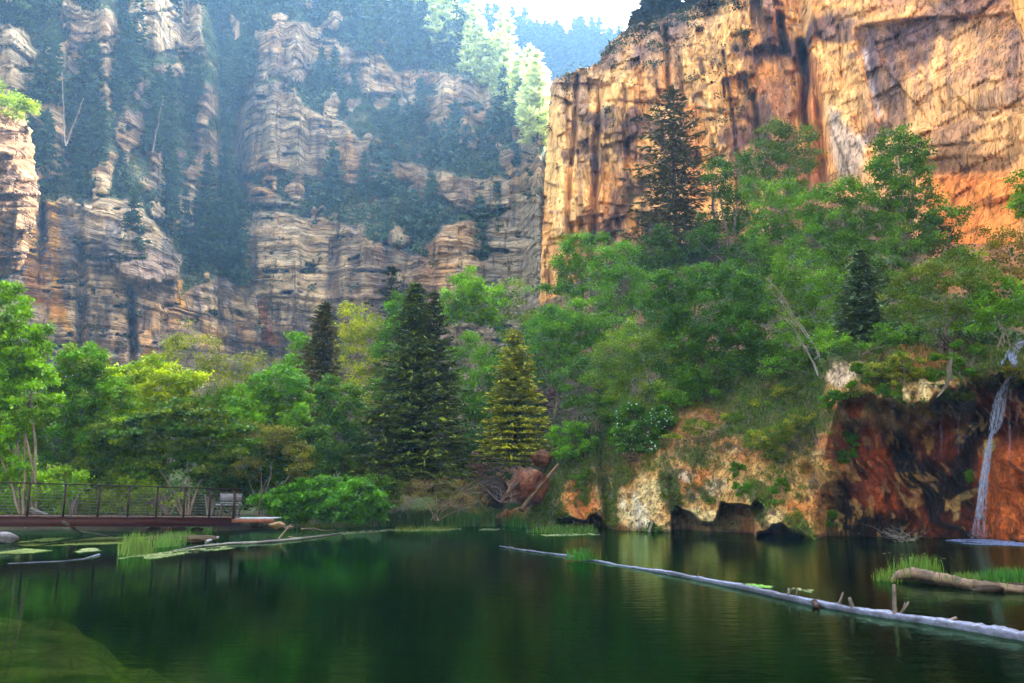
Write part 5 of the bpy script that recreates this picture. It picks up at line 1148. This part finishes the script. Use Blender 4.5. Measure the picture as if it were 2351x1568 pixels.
brushwood(1120, 1062, 44.5, 52, 9, 'dead tree crown lying across the rubble below the yellow spruce', lin(150, 124, 108), .05, .1, lean=(.3, -.3))
brushwood(1300, 950, 46, 46, 20, 'grey dead brush above the orange bank', lin(150, 132, 112), .02, .6)
brushwood(1345, 985, 44.2, 44, 18, 'pale broken branches lying at the top left of the bank', lin(170, 148, 122), .025, .3)
brushwood(1660, 850, bankY(1660, 868, .4), 50, 26, 'grey dead twigs on the bank below the wide maple', lin(150, 130, 118), .014, .7)
brushwood(1830, 1010, bankY(1830, 1010, .4), 56, 24, 'tangle of bleached roots hanging left of the alcove', lin(160, 138, 112), .016, -.9)
brushwood(1870, 1105, bankY(1870, 1105, .3), 44, 22, 'bleached roots draped over the rounded rock beside the alcove', lin(178, 166, 142), .014, -.5, lean=(.2, -.3))
brushwood(1455, 1052, bankY(1455, 1052, .3), 34, 16, 'tangled roots under the white flowering shrub', lin(140, 104, 76), .022, -.3)
brushwood(1395, 1110, bankY(1395, 1110, .3), 40, 10, 'thin bare sapling growing from the crease in the bank', lin(110, 96, 70), .014, 1.2)
brushwood(2078, 1240, YW(2078, 1244), 40, 26, 'pale twiggy driftwood floating before the alcove', lin(206, 196, 180), .014, .5)
brushwood(2182, 800, bankY(2182, 812, .4), 40, 14, 'dark twisted stems above the hanging root', lin(90, 68, 56), .03, 1.6)
brushwood(2206, 790, bankY(2206, 805, .3), 34, 9, 'pale green stems sprouting left of the waterfall', lin(150, 140, 84), .014, 1.6)
brushwood(1640, 1000, bankY(1640, 1000, .4), 60, 12, 'scattered dry sticks on the grassy bank', lin(168, 140, 110), .014, -.2)
timber('hanging_root', [P(2184, 800, bankY(2184, 830, .4)), P(2178, 845, bankY(2178, 845, .5)), P(2184, 870, bankY(2178, 860, .6)), P(2168, 892, bankY(2168, 880, .7)), P(2150, 912, bankY(2150, 900, .8))], [.08, .07, .09, .05, .02], 'thick pale dead root hanging over the alcove lip', lin(200, 186, 160), n=18, rough=.3)
timber('stump', [W(1490, 1222), P(1500, 1194, YW(1490, 1222) + .1)], [.07, .05], 'short pale stump leaning out of the water by the bank', lin(186, 168, 146), n=6)
timber('branch', [P(1862, 980, bankY(1862, 980, .3)), P(1872, 1010, bankY(1872, 1010, .4)), P(1897, 1048, bankY(1897, 1048, .5))], [.04, .03, .02], 'bare grey branch hanging at the left corner of the alcove', lin(140, 112, 96), n=8)

# ---- floating weed
def floaters(name, poly, n, label, col, size=.06, z=.006, cat='algae', th=-.05, sc=1.0):
    pts = scatter_water(poly, n, z); m = fbm(pts[:, 0] / .9 * sc, pts[:, 1] / 2.2 * sc, 0 * pts[:, 0], 4, 77) > th; pts = pts[m]; n = len(pts)
    nr = np.tile([0, 0, 1.0], (n, 1)); a = RN.uniform(0, 6.28, n); A_ = np.stack([np.cos(a), np.sin(a), 0 * a], 1); B_ = np.stack([-np.sin(a), np.cos(a), 0 * a], 1)
    s = (size * RN.uniform(.5, 1.4, n))[:, None]; pts[:, 2] += RN.uniform(0, .012, n)
    v = np.stack([pts + q * s for q in (A_, A_ * .4 + B_ * .8, -A_ * .5 + B_ * .7, -A_, -A_ * .4 - B_ * .7, A_ * .5 - B_ * .8)], 1).reshape(-1, 3)
    f = np.arange(n * 6).reshape(n, 6)
    o = mesh_np(name, v, f, M_grass, np.repeat(vary(col, n, .25), 6, axis=0)); return tag(o, label, cat, None, 'stuff')
floaters('algae', [(30, 1246), (110, 1235), (300, 1233), (440, 1229), (480, 1236), (420, 1246), (300, 1248), (150, 1252), (50, 1254)], 9000, 'yellow green mat of floating weed in front of the bridge', (.24, .30, .06), size=.045, th=-.02)
floaters('algae', [(-10, 1264), (60, 1260), (120, 1264), (60, 1271), (-10, 1272)], 700, 'pale green streak of weed at the left edge of the water', (.30, .38, .10), th=-.2)
floaters('algae', [(150, 1262), (215, 1258), (230, 1264), (180, 1269)], 260, 'small cluster of floating weed left of the grass tuft', (.34, .40, .16))
floaters('algae', [(270, 1282), (310, 1276), (420, 1262), (560, 1250), (570, 1256), (430, 1270), (340, 1286), (280, 1287)], 1500, 'line of pale floating weed along the mud spit', (.34, .40, .16), size=.04, th=.0)
floaters('algae', [(780, 1222), (860, 1216), (1190, 1213), (1200, 1216), (900, 1220), (790, 1227)], 900, 'thin pale line of floating weed along the far shore', (.40, .46, .22), th=0)
floaters('algae', [(1215, 1228), (1350, 1224), (1385, 1228), (1250, 1231)], 260, 'thin pale weed line before the first cave', (.36, .42, .18))
floaters('algae', [(1715, 1340), (1770, 1346), (1768, 1351), (1715, 1346)], 160, 'bright green weed caught behind the long white log', (.20, .45, .05), size=.04)
floaters('algae', [(1820, 1348), (1870, 1354), (1860, 1360), (1815, 1354)], 26, 'few pale leaves floating behind the long white log', (.35, .42, .2), size=.04, th=-1)
floaters('algae', [(2010, 1268), (2180, 1270), (2200, 1290), (2000, 1280)], 12, 'small yellow leaves scattered on the dark water at right', (.4, .42, .2), size=.05, th=-1)
floaters('foam', [(2165, 1241), (2200, 1238), (2560, 1241), (2560, 1262), (2351, 1254), (2230, 1250)], 9000, 'blue white foam where the falls meet the lake', (.34, .42, .70), size=.045, th=-.3, cat='foam')

# ---- waterfall
def falls():
    m, nt, nd, L = newmat('falling_water')
    out = N(nt, 'ShaderNodeOutputMaterial'); pb = N(nt, 'ShaderNodeBsdfPrincipled'); pb.inputs['Base Color'].default_value = (.30, .36, .52, 1); pb.inputs['Roughness'].default_value = .25
    tr = N(nt, 'ShaderNodeBsdfTransparent'); mx = N(nt, 'ShaderNodeMixShader')
    g = N(nt, 'ShaderNodeNewGeometry'); mp = N(nt, 'ShaderNodeMapping'); mp.inputs['Scale'].default_value = (34, 34, 2.2); L.new(g.outputs['Position'], mp.inputs[0])
    nz = N(nt, 'ShaderNodeTexNoise', ins={'Scale': 1.0, 'Detail': 4.0}); L.new(mp.outputs[0], nz.inputs['Vector'])
    mr = N(nt, 'ShaderNodeMapRange', ins={'From Min': .38, 'From Max': .6, 'To Min': .0, 'To Max': .75}); L.new(nz.outputs[0], mr.inputs[0])
    L.new(mr.outputs[0], mx.inputs[0]); L.new(tr.outputs[0], mx.inputs[1]); L.new(pb.outputs[0], mx.inputs[2]); L.new(mx.outputs[0], out.inputs[0])
    b = P(2240, 1235, bankY(2240, 1225, .4)); e = empty('waterfall', b, 'narrow white waterfall dropping from the mossy ledge at the right edge', 'waterfall')
    def strands(name, path, n, r):
        tb = Tubes(); q = np.array(path, float)
        for _ in range(n):
            a = RN.uniform(-1, 1); t0 = RN.uniform(0, .5) if RN.rand() < .6 else 0; t1 = RN.uniform(.55, 1)
            tt = np.linspace(t0, t1, 12); T0 = np.linspace(0, 1, len(q))
            u = np.interp(tt, T0, q[:, 0]); v = np.interp(tt, T0, q[:, 1]); w_ = np.interp(tt, T0, q[:, 2]); Y = np.interp(tt, T0, q[:, 3])
            p = P(u + a * w_ + RN.normal(size=12) * 1.0, v, Y - .12 * (1 - a * a)) - b
            tb.add(p, r * RN.uniform(.4, 1.3), 4, (1, 1, 1))
        tb.build(name, m, e)
    y = lambda u, v, o=.25: bankY(u, v, o)
    strands('upper_cascade', [(2372, 776, 10, y(2372, 790)), (2340, 790, 12, y(2340, 796)), (2322, 815, 10, y(2322, 815)), (2330, 838, 6, y(2330, 838)), (2318, 868, 6, y(2318, 868, .35)), (2302, 896, 9, y(2302, 896, .5)), (2298, 912, 10, y(2298, 905, .6))], 80, .010)
    strands('side_trickle', [(2318, 800, 3, y(2318, 800)), (2300, 836, 3, y(2300, 836)), (2290, 866, 3, y(2290, 866)), (2287, 884, 2, y(2287, 880, .5))], 14, .016)
    Yl = y(2298, 905, .6)
    strands('curtain', [(2299, 910, 14, Yl), (2292, 940, 15, Yl - .05), (2286, 975, 14, Yl - .08), (2276, 1000, 8, Yl - .1)], 60, .006)
    strands('main_fall', [(2280, 985, 4, Yl - .05), (2268, 1040, 8, Yl - .12), (2258, 1110, 10, Yl - .2), (2252, 1180, 12, Yl - .25), (2244, 1243, 16, Yl - .3)], 52, .007)
    strands('spray', [(2250, 1205, 14, Yl - .3), (2244, 1246, 26, Yl - .4)], 24, .003)
    for u, v0, v1 in ((2161, 960, 1070), (2200, 965, 1045), (2209, 970, 1040), (2239, 955, 1020), (2319, 890, 1100), (2316, 950, 1060), (2335, 900, 990)):
        strands('drip', [(u, v0, .6, y(u, v0 - 30, .3)), (u, v1, .8, y(u, v0 - 30, .35))], 2, .004)
    # wet white runnel at the very top right
falls()
